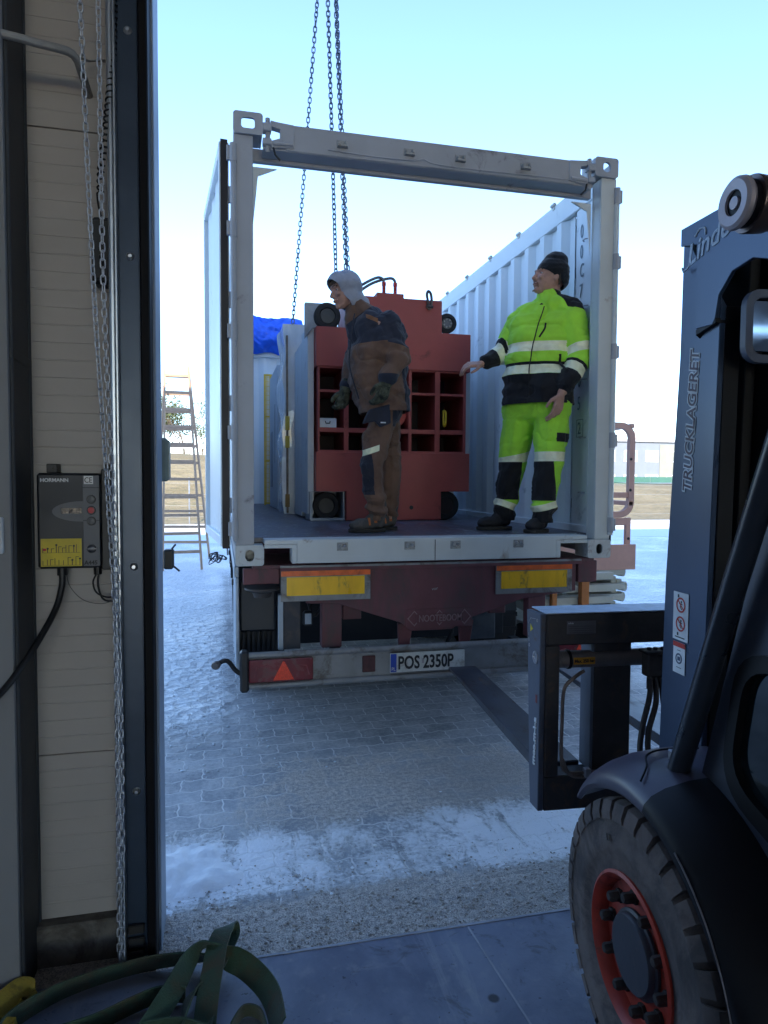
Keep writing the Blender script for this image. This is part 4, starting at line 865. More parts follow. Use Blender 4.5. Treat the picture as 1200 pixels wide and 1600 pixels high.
g = MB(); g.box(.485, .545, 4.14, 4.18, .80, .895, .012); lp = g.build('work_light', CB, tr)
g = MB(); g.box(.495, .535, 4.136, 4.1395, .815, .88, .008); g.build('lens', M('lens pale', (.32, .36, .40), .15), lp)
g = MB(); g.box(1.60, 1.86, 4.42, 4.43, .60, 1.02, .004); mf = g.build('mud_flap', M('flap grey', (.085, .10, .12), .6, 0, .2, 10, dirt=(.16, .16, .16), damt=.4), tr)
text('lettering', 'DE J', .075, (1.63, 4.418, .885), (1, 0, 0), (0, 0, 1), M('flap ink', (.22, .24, .26), .6), mf, .95)
text('lettering', 'DEMPTER', .045, (1.61, 4.418, .80), (1, 0, 0), (0, 0, 1), M('flap ink', (0, 0, 0)), mf, .9)
for a, b in (((1.20, 4.3, .70), (1.16, 4.3, .55)), ((1.50, 4.3, .72), (1.46, 4.3, .6))):
    g = MB(); g.tube(smooth_path([(a[0]-.1, 4.32, .8), a, b], 4), .014, 8); g.build('air_hose', CB, tr)
for x in (1.09, 1.50):
    g = MB(); g.prism([(x, 4.16, .79), (x+.10, 4.16, .79), (x+.07, 4.16, .60), (x+.01, 4.16, .60)], (0, .03, 0), .003); g.build('hanger', MAR, tr)
g = MB()
for k in range(6): g.tube(smooth_path([(.55+k*.18, 4.6, 1.0), (.6+k*.18, 4.55, .78+.03*(k % 3)), (.7+k*.2, 4.6, .9)], 5), .012, 6)
g.build('air_hose', CB, tr)

# ---------------------------------------------------------------- scissor lift right of the trailer
sl = thing('scissor_lift', 'folded cream scissor lift with salmon guard rails beside the trailer', 'scissor lift', (3.3, 5.9, 0))
SAL = M('salmon paint', (.58, .33, .27), .5, 0, .08, 5, .1, 60, dirt=(.45, .2, .14), damt=.3); CRM = M('cream steel', (.50, .49, .42), .5, 0, .08, 6, .1, 60, dirt=(.25, .22, .17), damt=.35); ORG = M('orange stake', (.50, .17, .04), .55, 0, .1, 6, .1, dirt=(.25, .1, .04), damt=.4)
def sp(x, z, y=5.5): return (x, y, z)
g = MB(); o = [(3.20+a, 5.5, 1.80+b) for a, b in rr(.90, .86, .14, 7)]; i_ = [(3.20+a, 5.5, 1.80+b) for a, b in rr(.79, .75, .09, 7)]; g.ring(o, i_, (0, .045, 0))
g.box(3.575, 3.625, 5.503, 5.54, 1.10, 1.37, .004); g.box(2.75, 2.80, 5.503, 5.54, 1.10, 1.37, .004); g.box(2.80, 3.60, 5.505, 5.54, 1.30, 1.366, .004); g.box(2.8, 3.60, 5.51, 5.535, 1.55, 1.60, .004)
gr = g.build('guard_rail', SAL, sl)
for x, z in ((3.61, 1.9), (3.61, 1.62), (3.6, 1.18)):
    g = MB(); g.lathe((x, 5.5, z), (0, -1, 0), [(.013, 0), (.013, .004), (0, .005)], 8); g.build('bolt', M('bracket black', (0, 0, 0)), gr)
for yy in (6.6, 7.7):
    g = MB(); g.ring([(3.20+a, yy, 1.80+b) for a, b in rr(.90, .86, .14, 7)], [(3.20+a, yy, 1.80+b) for a, b in rr(.82, .78, .11, 7)], (0, .04, 0)); g.build('guard_rail', SAL, sl)
g = MB()
for z in (1.5, 2.2): g.bar((3.62, 5.5, z), (3.62, 7.7, z), .04, .04); g.bar((2.78, 5.5, z), (2.78, 7.7, z), .04, .04)
g.build('side_rail', SAL, sl)
g = MB(); g.box(2.74, 3.66, 5.48, 7.9, .93, 1.03, .006); g.box(2.74, 3.66, 5.47, 5.479, .90, 1.13, .003); g.build('platform', SAL, sl)
g = MB(); zz = .88
for k in range(4):
    z0 = .88-k*.115; 
    for x in (2.95, 3.55):
        g.bar((x, 5.55, z0), (x, 7.7, z0-.09), .05, .08); g.bar((x-.06, 5.55, z0-.09), (x-.06, 7.7, z0), .05, .08)
    g.bar((2.85, 5.52, z0-.02*(k % 2)), (3.56, 5.52, z0-.02*(k % 2)), .07, .055)
g.build('scissor_arms', CRM, sl)
for k in range(4):
    z0 = .875-k*.115; g = MB(); g.lathe((3.57+.02*(k % 2), 5.52, z0-.02*(k % 2)), (.6, -1, 0), [(.042, -.06), (.045, 0), (.036, .004), (.03, -.01), (0, -.01)], 18); g.build('arm_pin', CRM, sl)
g = MB(); g.box(2.72, 3.6, 5.5, 7.9, .22, .40, .01); g.build('chassis', CRM, sl)
for y in (5.8, 7.5):
    for x in (2.7, 3.5): 
        g = MB(); g.lathe((x, y, .19), (-1, 0, 0), [(.05, -.15), (.19, -.15), (.19, 0), (.1, .01), (0, .01)], 22); g.build('wheel', TY, sl)
g = MB(); g.prism([(2.885, 5.05, .5), (2.955, 5.05, .5), (2.955, 5.05, .86), (2.985, 5.05, .90), (2.975, 5.05, .95), (2.91, 5.05, .99), (2.88, 5.05, .98), (2.90, 5.05, .92), (2.885, 5.05, .86)], (0, .06, 0), .004)
g.box(2.62, 2.665, 5.05, 5.1, .0, .84, .004); g.box(2.88, 2.96, 5.05, 5.1, .0, .5, .004); st = thing('stanchions', 'pair of orange steel stakes holding cream beams beside the trailer', 'stakes', (2.8, 5.05, 0)); g.build('stake', ORG, st)
for z in (.80, .90, .70):
    g = MB(); g.box(2.56, 3.22, 5.12, 5.2, z-.03, z+.03, .004); tag(g.build('steel_beam', CRM, None), {.80: 'middle', .90: 'top', .70: 'bottom'}[z]+' cream steel beam of the three lying behind the orange stakes', 'beam', 'cream steel beams behind the orange stakes')

# ---------------------------------------------------------------- wooden double ladder
ld = thing('step_ladder', 'tall wooden double ladder standing on the icy yard', 'ladder', (-.8, 14.2, 0))
WD = M('ladder wood', (.52, .33, .21), .75, 0, .12, 8, .1, 60)
T0 = (Vector((-1.06, 14.2, 3.93)), Vector((-.62, 14.2, 3.93)))
for nm, base in (('front_frame', ((-1.05, 13.1, 0), (-.36, 13.19, 0))), ('back_frame', ((-1.38, 15.5, 0), (-.255, 15.35, 0)))):
    g = MB(); a, b = T0; c, d = Vector(base[0]), Vector(base[1])
    g.bar(a, c, .035, .06); g.bar(b, d, .035, .06); stl = g.build(nm, WD, ld)
    for k in range(11):
        t_ = .05+k*.0865; g = MB(); p = a.lerp(c, t_); q = b.lerp(d, t_); g.bar(p, q, .05, .055); g.build('rung', WD, stl)
# ---------------------------------------------------------------- forklift (local: x right, y forward, z up)
fk = thing('forklift', 'dark forklift truck at the right with raised empty forks', 'forklift', (1.075, 1.61, 0), R(-4.1))
FB = M('truck black', (.030, .032, .042), .45, 0, .12, 4, .08, 60, dirt=(.13, .12, .125), damt=.5, dscale=16)
FG = M('truck grey', (.055, .064, .088), .38, .2, .08, 3, .05, 60, dirt=(.10, .10, .12), damt=.4, dscale=14)
MS = M('mast steel', (.040, .066, .118), .30, .38, .08, 3, .03, 70, spec=.6, dirt=(.08, .09, .12), damt=.25, dscale=7, stretch=(1, 1, .3))
BK = M('truck deep black', (.005, .005, .007), .5, 0, .2, 8, .05, spec=.3)
RUB = M('tyre rubber', (.085, .074, .072), .85, 0, .22, 9, .5, 55, dirt=(.20, .165, .15), damt=.75, dscale=5)
RIMR = M('rim red', (.42, .045, .025), .5, 0, .12, 8, .12, 60, dirt=(.12, .05, .04), damt=.42, dscale=10)
def fb(g, name, mats, parent=fk, **k): return g.build(name, mats, parent, local=True, **k)
def tyre(cx, cy, r, w, s, rimr, hub):
    cz = r; t = None; rim = rimr
    g = MB(); prof = [(rim, -w), (r*.9, -w), (r*.955, -w*.85), (r*.955, -w*.15), (r*.915, -.012), (r*.86, -.002), (r*.84, -.006), (r*.72, -.001), (rim*1.28, -.004), (rim*1.22, -.012), (rim*1.03, -.012), (rim, -.03)]
    g.lathe((cx, cy, cz), (s, 0, 0), prof, 72, False)
    ty = fb(g, 'tyre', RUB)
    g = MB(); n = 34
    for k in range(n):
        a = 2*math.pi*k/n; M_ = Matrix.Translation((cx, cy, cz)) @ Matrix.Rotation(a, 4, 'X')
        # lug: block across the outer half, tapering, wraps over the shoulder
        x0, x1, x2 = cx-s*(-.004)*0+(0.002 if s < 0 else -.002)*0, cx-s*.10, cx-s*(w-.004)
        P = []
        for x, ro, hw in ((cx+s*.001, .905*r, .026), (cx-s*.012, .985*r, .027), (cx-s*.03, r, .027), (x1, r, .020), (x1, .94*r, .020), (cx+s*.0, .86*r, .025)):
            P.append((x, ro, hw))
        V = [Vector((x, -hw, ro)) for x, ro, hw in P]+[Vector((x, hw, ro)) for x, ro, hw in P]; m_ = len(P)
        F = [tuple(range(m_)), tuple(range(2*m_-1, m_-1, -1))]+[(i, (i+1) % m_, m_+(i+1) % m_, m_+i) for i in range(m_)]
        g.raw([M_ @ v for v in V], F)
        M2 = Matrix.Translation((cx, cy, cz)) @ Matrix.Rotation(a+math.pi/n, 4, 'X')
        V = [M2 @ Vector((x, y_, z_)) for x in (cx-s*.09-cx, -s*(w-.002)) for y_ in (-.024, .024) for z_ in (.94*r, r)] if False else None
        g.box(*sorted((-s*.115, -s*(w-.003))), -.024, .024, .90*r, r, .003, M2)
    fb(g, 'tread', RUB, ty)
    g = MB(); g.lathe((cx, cy, cz), (s, 0, 0), [(rim*1.03, -w+.02), (rim*1.03, -.02), (rim*1.045, -.004), (rim*1.0, .001), (rim*.955, -.008), (rim*.92, -.022), (rim*.90, -.042), (rim*.45, -.040), (rim*.42, -.038), (0, -.038)], 56)
    rm = fb(g, 'rim', hub)
    return ty, rm
ty, rm = tyre(0.0, 0.0, .40, .25, -1, .202, RIMR)
g = MB(); g.lathe((.037, 0, .40), (-1, 0, 0), [(.112, 0), (.112, .008), (.104, .012), (.102, .022), (.097, .027), (0, .029)], 32); fb(g, 'hub_cap', M('hub dark', (.055, .057, .07), .5, .2, .12, 10, .15, 60, dirt=(.14, .13, .13), damt=.35, dscale=14), rm)
for k in range(10):
    a = 2*math.pi*(k+.3)/10; c = (.041, .145*math.sin(a), .40+.145*math.cos(a)); g = MB()
    g.lathe(c, (-1, 0, 0), [(.020, 0), (.020, .010), (.0155, .011), (.0155, .034), (.012, .040), (0, .041)], 6); fb(g, 'wheel_nut', M('nut', (.045, .038, .036), .7, .2, .3, 30, .3), rm)
Mt = M('tyre mark', (.13, .12, .115), .8)
def tyre_text(s_, ang, rad, size):
    a = R(ang); c = Vector((-.0025, rad*math.sin(a)*1.0, .40+rad*math.cos(a))); up = Vector((0, math.sin(a), math.cos(a))); ux = Vector((0, -math.cos(a), math.sin(a)))
    text('lettering', s_, size, c, ux, up, Mt, ty, 1, th=.0015, local=True, align='CENTER')
tyre_text('5.40', -118, .278, .04); tyre_text('33', 22, .285, .028)
for cx, s in ((1.30, 1),):
    tyre(cx, 0, .40, .25, s, .202, RIMR)
for cx, s in ((.10, -1), (1.2, 1)):
    g = MB(); g.lathe((cx, -1.75, .31), (s, 0, 0), [(.15, -.2), (.29, -.2), (.31, -.17), (.31, -.03), (.28, 0), (.17, 0), (.15, -.02), (.14, -.05), (0, -.05)], 36); fb(g, 'rear_wheel', RUB)
# fender: swept cross section over the wheel
def arc(r, a0, a1, n, x, cy=0., cz=.40): return [Vector((x, cy+r*math.sin(R(a0+(a1-a0)*i/n)), cz+r*math.cos(R(a0+(a1-a0)*i/n)))) for i in range(n+1)]
def fender():
    g = MB(); n = 28; V = []; F = []
    sec = [(.008, .425), (-.004, .440), (.0, .462), (.018, .485), (.055, .505), (.12, .522), (.20, .53), (.31, .532), (.31, .50), (.12, .49), (.03, .455)]
    for i in range(n+1):
        t = 50-(150*i/n); ta = R(t); k = min(1, i/5); e = min(1, (i+.6)/6)
        for x, r in sec:
            r2 = .44+(r-.44)*(.35+.65*e); xx = .10+(x-.10)*(1 if i > 3 else .86+.045*i)
            ay = r2*math.sin(ta); az = r2*math.cos(ta)
            if t < -35: ay *= 1+(-35-t)*.0022
            V.append((xx, ay, .40+az))
    m_ = len(sec)
    for i in range(n):
        for k in range(m_): F.append((i*m_+k, i*m_+(k+1) % m_, (i+1)*m_+(k+1) % m_, (i+1)*m_+k))
    F += [tuple(range(m_)), tuple((n*m_+k) for k in range(m_))[::-1]]
    g.raw(V, F); g.bm.faces.ensure_lookup_table()
    for i in range(n*m_):
        if i//m_ >= 11: g.bm.faces[i].material_index = 1
    return g
FEND = M('fender plastic', (.075, .068, .10), .36, 0, .1, 5, .08, 80, dirt=(.12, .11, .13), damt=.3, dscale=12)
fe = fb(fender(), 'fender', [FEND, M('truck deep black', (0, 0, 0))], ang=50)
g = MB(); g.tube([(-.0035+.004*0, .462*math.sin(R(t)), .40+.462*math.cos(R(t))) for t in range(-28, -96, -4)], .0022, 5); fb(g, 'pale_edge', M('pale edge', (.22, .21, .22), .4, .3, .3, 30), fe)  # paler line along the rear edge of the fender
g = MB(); g.cyl((.155, .045, .90), (.152, .045, .945), .012, 6); fb(g, 'bolt', M('bolt bright', (.45, .46, .5), .35, .6), fe)
g = MB(); g.tube(smooth_path([(.02, -.02, .895), (.06, .02, .915), (.09, .07, .925), (.15, .085, .932), (.25, .07, .936)], 6), .003, 6); fb(g, 'seam', BK, fe)
# chassis, cab and counterweight
g = MB(); g.box(.12, 1.18, -.62, -.34, .28, .74, .02); g.box(.12, 1.18, -1.45, -.62, .26, .80, .03); g.box(.30, 1.0, -.36, .30, .25, .72, .01); fb(g, 'chassis', FB)
g = MB(); g.prism([(.03, -.56, .60), (.03, -1.3, .60), (.03, -1.3, .20), (.03, -.66, .20)], (.1, 0, 0), .01); fb(g, 'step_panel', FB)
g = MB(); g.prism([(.06, -1.4, .2), (.06, -2.05, .25), (.06, -2.25, .6), (.06, -2.2, 1.15), (.06, -1.4, 1.2)], (1.18, 0, 0), .05); fb(g, 'counterweight', FB)
xp = .10
g = MB(); out = [(0.035, -.04), (-.30, -.04), (-1.30, -.04)]
# side door: thick panel with a rounded window opening
def dpt(y, z): return (xp+.075, y, z)
outer = []; inner = []
oc = [(-.035, .80), (-.62, .66), (-1.30, .70), (-1.30, 1.95), (-.43, 1.95)]
def densify(pts, n):
    L = []; 
    for i in range(len(pts)):
        a = Vector(pts[i]); b = Vector(pts[(i+1) % len(pts)])
        for k in range(n): L.append(a.lerp(b, k/n))
    return L
OUT = [(-.02, .80), (-1.30, .48), (-1.30, 1.95), (-.36, 1.95)]
WIN = [(-.150, .945), (-1.15, .64), (-1.15, 1.28), (-.205, 1.28)]
def roundpoly(pts, r, n=6):
    L = []
    for i in range(len(pts)):
        p0 = Vector(pts[i-1]); p1 = Vector(pts[i]); p2 = Vector(pts[(i+1) % len(pts)]); a = (p0-p1).normalized()*r; b = (p2-p1).normalized()*r
        for k in range(n+1): t = k/n; L.append((p1+a)*(1-t)**2+2*t*(1-t)*p1+(p2+b*1)*0+(p1+b)*t*t)
    return L
o_ = roundpoly(OUT, .03); w_ = roundpoly(WIN, .11)
g.ring([dpt(*p) for p in o_], [dpt(*p) for p in w_], (.03, 0, 0)); dr = fb(g, 'side_door', FG)
w2 = roundpoly([(-.172, .965), (-1.13, .67), (-1.13, 1.26), (-.222, 1.26)], .095); w1 = roundpoly([(-.135, .925), (-1.17, .61), (-1.17, 1.30), (-.192, 1.30)], .12)
g = MB(); g.ring([(xp+.067, *p) for p in w1], [(xp+.067, *p) for p in w2], (.022, 0, 0)); fb(g, 'window_seal', BK, dr)
gm = bpy.data.materials.new('truck glass'); gm.use_nodes = True; p = gm.node_tree.nodes['Principled BSDF']; p.inputs['Base Color'].default_value = (.02, .03, .035, 1); p.inputs['Roughness'].default_value = .06; p.inputs['Transmission Weight'].default_value = .55; p.inputs['IOR'].default_value = 1.45
g = MB(); g.prism([(xp+.088, *p) for p in w2], (.004, 0, 0)); fb(g, 'window_glass', gm, dr)
g = MB(); g.box(xp+.14, xp+.16, -1.0, -.335, .62, 1.3, .01); fb(g, 'inner_panel', FG)
g = MB(); g.tube(smooth_path([(.135, .035, .80), (.134, -.02, .93), (.13, -.165, 1.30), (.125, -.335, 1.72), (.13, -.46, 2.02), (.16, -.56, 2.12), (.2, -.7, 2.15), (.2, -1.6, 2.15)], 8), .029, 14); fb(g, 'overhead_guard_pillar', M('pillar black', (.022, .028, .040), .3, 0, .1, 10, .05, 60))
g = MB(); g.tube(smooth_path([(1.175, .03, .80), (1.18, -.15, 1.30), (1.18, -.40, 2.02), (1.15, -.7, 2.15), (1.15, -1.6, 2.15), (1.15, -1.75, 2.0), (1.15, -1.8, 1.1)], 8), .037, 14); g.tube([(.2, -1.6, 2.15), (.2, -1.75, 2.0), (.2, -1.8, 1.1)], .037, 12)
for k in range(6): g.box(.2, 1.15, -.72-k*.16, -.68-k*.16, 2.13, 2.16, .003)
fb(g, 'overhead_guard', BK)
g = MB(); g.lathe((.12, .045, .80), (0, -.1, 1), [(.055, 0), (.052, .03), (.04, .05)], 18); fb(g, 'pillar_boot', FEND)
g = MB(); g.box(.42, .9, -1.25, -.75, .75, .92, .04); g.box(.44, .88, -1.32, -1.2, .9, 1.45, .04); fb(g, 'seat', BK)
# mast: leans back a little
g = MB()
def mast_side(x, w):
    g = MB()
    g.prism([(x, .282, 2.47), (x, .289, 2.08), (x, .337, 1.39), (x, .356, .60), (x, .132, .60), (x, .122, 1.33), (x, .098, 2.16), (x, .095, 2.20)], (w, 0, 0), .002)
    return g
ms = fb(mast_side(.30, .018), 'mast_upright', MS)
g = MB(); cur = [(.275, 2.472), (-.40, 2.455), (-.40, 2.22), (-.16, 2.245), (-.05, 2.285), (.03, 2.275), (.085, 2.225), (.098, 2.165), (.110, 2.148), (.190, 2.152), (.195, 2.40), (.275, 2.42)]
g.prism([(.2965, y, z) for y, z in cur], (-.012, 0, 0), .002); sp_ = fb(g, 'top_side_plate', MS)
g = MB(); g.prism([(.286, .19, 2.15), (.286, .098, 2.166), (.34, .098, 2.166), (.30, .19, 2.14)], (0, 0, -.016), .001); fb(g, 'plate_fold', BK, sp_)
text('lettering', 'Linde', .085, (.2835, .236, 2.345), (0, -1, .20), (0, .20, 1), M('logo pale', (.42, .50, .60), .5), sp_, 1.05, shear=.35, local=True, bold=.001)
g = MB(); g.tube([(.2835, .262, 2.352), (.2835, .255, 2.338), (.2835, .235, 2.342), (.2835, .22, 2.352)], .003, 5); g.tube(smooth_path([(.2835, .20, 2.425), (.2835, .18, 2.44), (.2835, .155, 2.435), (.2835, .15, 2.415)], 4), .0028, 5); fb(g, 'logo_stroke', M('logo pale', (0, 0, 0)), sp_)
text('lettering', 'TRUCKLAGERET', .058, (.2985, .213, 1.665), (0, -.055, 1), (0, 1, .055), M('white ink', (0, 0, 0)), ms, 1.0, shear=.15, local=True, bold=.005, th=.0006)
text('lettering', 'TRUCKLAGERET', .058, (.2975, .213, 1.665), (0, -.055, 1), (0, 1, .055), M('ink plum', (.06, .03, .05), .5), ms, 1.0, shear=.15, local=True, bold=.0005, th=.0006)
# stickers on the mast
def stk(y0, y1, z0, z1, mat, x=.2985, name='sticker', par=ms):
    g = MB(); g.box(x-.001, x, y0, y1, z0, z1, 0); return fb(g, name, mat, par)
WS = M('white sticker', (0, 0, 0)); RI = M('red ink', (0, 0, 0)); BI = M('black ink', (0, 0, 0))
s1 = stk(.207, .285, 1.205, 1.355, WS); s2 = stk(.218, .280, 1.10, 1.198, WS)
stk(.218, .280, 1.183, 1.198, RI, .2972, 'red_band', s2)
for z in (1.316, 1.257):
    g = MB(); g.ring([(.2970, .245+a*.024, z+b*.024) for a, b in [(math.cos(R(q)), math.sin(R(q))) for q in range(0, 360, 20)]], [(.2970, .245+a*.0185, z+b*.0185) for a, b in [(math.cos(R(q)), math.sin(R(q))) for q in range(0, 360, 20)]], (-.0006, 0, 0))
    g.bar((.2967, .262, z+.016), (.2967, .228, z-.016), .004, .0006, (1, 0, 0), 0); fb(g, 'prohibition_ring', RI, s1)
    g = MB(); g.lathe((.2973, .243, z+.010), (-1, 0, 0), [(.0035, 0), (.0035, .0005)], 8); g.bar((.2972, .243, z+.006), (.2972, .248, z-.006), .004, .0005, (1, 0, 0), 0); g.bar((.2972, .248, z-.006), (.2972, .240, z-.014), .003, .0005, (1, 0, 0), 0); g.bar((.2972, .236, z+.002), (.2972, .255, z+.004), .002, .0005, (1, 0, 0), 0); fb(g, 'figure_mark', BI, s1)
g = MB()
for z, a in ((1.344, .01), (1.225, .012)): g.box(.2968, .2972, .255, .262, z-.006, z+.004, 0)
g.box(.2968, .2972, .222, .272, 1.2125, 1.216, 0); g.box(.2968, .2972, .235, .262, 1.118, 1.1195, 0); g.box(.2968, .2972, .24, .258, 1.172, 1.1735, 0); fb(g, 'small_print', BI, s1)
g = MB(); g.ring([(.2970, .249+.017*math.cos(R(q)), 1.147+.017*math.sin(R(q))) for q in range(0, 360, 24)], [(.2970, .249+.012*math.cos(R(q)), 1.147+.012*math.sin(R(q))) for q in range(0, 360, 24)], (-.0006, 0, 0)); g.box(.2966, .2972, .242, .256, 1.141, 1.153, 0); fb(g, 'round_stamp', M('grey blue ink', (.09, .11, .17), .6), s2)
g = MB(); g.prism([(.318, .30, 2.40), (.318, .36, .45), (.318, .33, .45), (.318, .275, 2.40)], (.07, 0, 0), .002); g.prism([(.318, .12, 2.2), (.318, .15, .45), (.318, .13, .45), (.318, .10, 2.2)], (.05, 0, 0), .002); fb(g, 'mast_flange', BK)
for x, y, w in ((.40, .27, .035), (.44, .20, .03)):
    g = MB(); g.prism([(x, y, 2.36), (x, y+.06, .5), (x, y-.10, .5), (x, y-.16, 2.36)], (w, 0, 0), .003); fb(g, 'inner_channel', BK)
for x in (.475, .86):
    g = MB(); g.cyl((x, .11, 2.05), (x, .17, .5), .027, 14); fb(g, 'lift_cylinder', M('cylinder blue black', (.035, .045, .07), .3, .3, .1, 6))
    g = MB(); g.cyl((x, .10, 2.06), (x, .10, 2.33), .016, 10); fb(g, 'piston_rod', M('chrome', (.6, .6, .62), .15, 1, .05, 10, 0))
g = MB(); g.prism([(.42, .12, 2.10), (.42, .12, 2.05), (.52, .12, 2.05), (.52, .12, 2.10)], (0, .05, 0), .004); g.cyl((.41, .09, 2.075), (.41, .13, 2.075), .022, 14); fb(g, 'cylinder_bracket', M('bracket brown', (.09, .07, .07), .6, .2))
g = MB(); g.prism([(1.0, .282, 2.47), (1.0, .337, 1.39), (1.0, .356, .60), (1.0, .132, .60), (1.0, .122, 1.33), (1.0, .095, 2.20)], (.018, 0, 0), .002); g.box(.318, 1.0, .20, .28, 2.33, 2.44, .01); g.box(.318, 1.0, .26, .32, 1.05, 1.18, .006); g.box(.318, 1.0, .30, .34, .60, .75, .006); fb(g, 'mast_upright', BK)
for x in (.90, .86):
    g = MB(); g.prism([(x, .27, 2.36), (x, .33, .5), (x, .17, .5), (x, .11, 2.36)], (.035, 0, 0), .003); fb(g, 'inner_channel', BK)
g = MB(); g.tube(smooth_path([(.52, .14, 2.3), (.54, .16, 1.9), (.55, .19, 1.2), (.56, .22, .6)], 5), .010, 8); g.tube(smooth_path([(.56, .14, 2.3), (.575, .16, 1.9), (.58, .19, 1.2), (.59, .22, .6)], 5), .010, 8); fb(g, 'hydraulic_hose', CB)
for x in (.62, .72): 
    g = MB(); chain(g, [(x, .16, 2.33), (x, .22, .62)], .03, .02, .006, 8, 4, .02); fb(g, 'leaf_chain', BK, ang=80)
# tilt cylinder head at the top
g = MB(); c = (.135, -.185, 2.362); g.lathe(c, (-1, 0, 0), [(.030, -.004), (.030, .010), (.052, .012), (.060, .006), (.062, -.004), (.056, -.012), (.0, -.012)], 36)
th = fb(g, 'tilt_pivot_cap', M('cap pale', (.46, .40, .42), .45, .25, .08, 12, .1, 60))
g = MB(); g.lathe(c, (-1, 0, 0), [(.014, .003), (.031, .003)], 24, False); fb(g, 'groove', BK, th)
g = MB(); g.lathe(c, (-1, 0, 0), [(.016, .000), (.015, .0085), (.0, .009)], 20); fb(g, 'pin_end', M('cap pale', (0, 0, 0)), th)
g = MB(); g.lathe(c, (-1, 0, 0), [(.055, -.011), (.055, -.03), (.05, -.03)], 30); fb(g, 'dark_ring', BK, th)
g = MB(); g.lathe(c, (-1, 0, 0), [(.05, -.028), (.065, -.028), (.067, -.034), (.064, -.075), (.058, -.09), (.05, -.17)], 36); g.tube([(.21, -.19, 2.365), (.22, -.5, 2.36), (.21, -.9, 2.33)], .045, 16); fb(g, 'tilt_cylinder', M('cylinder brown', (.16, .115, .10), .3, .6, .15, 8, .08), fk)
# mirror
g = MB(); yo = .02
def rl(cx, cz, pts): return [(cx+a, yo, cz+b) for a, b in pts]
g.ring(rl(.418, 2.128, rr(.19, .20, .045, 6)), rl(.418, 2.128, rr(.145, .155, .028, 6)), (0, .022, 0)); mr = fb(g, 'guard_loop', M('loop blue grey', (.095, .11, .155), .45, 0, .08, 8))
g = MB(); g.box(.345, .47, .03, .036, 2.06, 2.20, .002); fb(g, 'mirror_glass', M('mirror', (.35, .4, .45), .05, 1, .05, 5, 0), mr)
# carriage frame with side shifter
y0, y1 = .70, .80
g = MB(); g.prism([(.028, .705, 1.205), (.028, .845, 1.198), (.028, .83, 1.05), (.028, .80, .60), (.028, .785, .452), (.028, .705, .455)], (.022, 0, 0), .003); ep = fb(g, 'end_plate', M('carriage blue grey', (.075, .088, .125), .5, 0, .1, 8, .12, 60, dirt=(.13, .09, .07), damt=.35, dscale=10))
CAR = M('carriage steel', (.055, .048, .048), .6, .1, .2, 10, .2, 60, dirt=(.13, .09, .065), damt=.42, dscale=9)
g = MB(); g.box(.051, 1.23, y0, y1, 1.085, 1.205, .006); g.box(.051, 1.23, y0+.005, y1, .452, .585, .006); g.box(.051, .105, y0, y1-.01, .586, 1.084, .004); g.box(1.17, 1.23, y0, y1, .586, 1.084, .004); fb(g, 'carriage_frame', CAR)
g = MB(); g.box(.045, 1.235, y0-.004, .838, 1.2052, 1.2092, .001); fb(g, 'pale_top', M('pale_film', (.45, .52, .62), .6, 0, .15, 20, .2, 60))  # paler blue-grey skin along the top of the beam
g = MB(); g.prism([(.245, y0+.03, 1.084), (.245, y0+.03, .586), (.245, y0+.12, .586), (.245, y0+.12, 1.084)], (.012, 0, 0), .002); fb(g, 'bracket_face', M('bracket blue grey', (.11, .13, .17), .5, 0, .1, 8))
g = MB(); g.box(.258, .41, y0+.03, y0+.12, .586, 1.084, .004); fb(g, 'carriage_bracket', CAR)
g = MB(); g.box(.80, .93, y0+.03, y0+.12, .586, 1.084, .004); fb(g, 'carriage_bracket', CAR)
g = MB(); g.cyl((.098, y0+.045, 1.02), (1.18, y0+.045, 1.02), .033, 20); cyl_ = fb(g, 'shift_cylinder', M('shift brown', (.21, .175, .16), .4, .35, .12, 10, .1, 60, dirt=(.06, .05, .045), damt=.4))
g = MB(); g.lathe((.150, y0+.045, 1.02), (1, 0, 0), [(.033, 0), (.037, .002), (.037, .010), (.033, .012)], 20); fb(g, 'collar', BK, cyl_)
g = MB(); g.box(.165, .25, y0+.009, y0+.013, 1.008, 1.034, .0); lb = fb(g, 'orange_label', M('label orange', (.60, .26, .02), .5), cyl_)
text('lettering', 'Max. 250 bar', .0175, (.168, y0+.008, 1.0155), (1, 0, 0), (0, 0, 1), BI, lb, .86, local=True, bold=.0003)
g = MB(); g.box(.13, .245, y0-.0025, y0-.0005, 1.128, 1.176, 0); tp = fb(g, 'type_plate', M('type plate', (.16, .15, .17), .4, .5, .1, 12), fk)
text('lettering', 'a-l-m', .010, (.134, y0-.004, 1.166), (1, 0, 0), (0, 0, 1), M('white ink', (0, 0, 0)), tp, local=True)
g = MB()
for k in range(4): g.box(.135, .238, y0-.0033, y0-.0026, 1.156-k*.008, 1.157-k*.008, 0)
fb(g, 'plate_lines', BI, tp)
text('lettering', 'a-l-m.com', .036, (.0265, .728, .805), (0, .05, -1), (0, 1, .05), M('white ink', (0, 0, 0)), ep, 1.28, shear=.2, local=True, bold=.0012)
g = MB(); g.lathe((.028, .745, 1.032), (-1, 0, 0), [(.024, -.001), (.024, .004), (.017, .004), (.016, .001), (.010, .001), (.009, .003), (0, .003)], 20); fb(g, 'pin_head', M('chrome dull', (.45, .45, .48), .35, .7), ep)
g = MB(); g.box(.026, .028, .725, .739, .862, .892, 0); fb(g, 'red_mark', M('dull red', (.18, .03, .03), .6), ep)
g = MB(); g.prism([(.027, .80, 1.150), (.027, .775, 1.135), (.027, .80, 1.120)], (-.0008, 0, 0)); fb(g, 'yellow_mark', M('yellow sticker', (0, 0, 0)), ep)
g = MB()
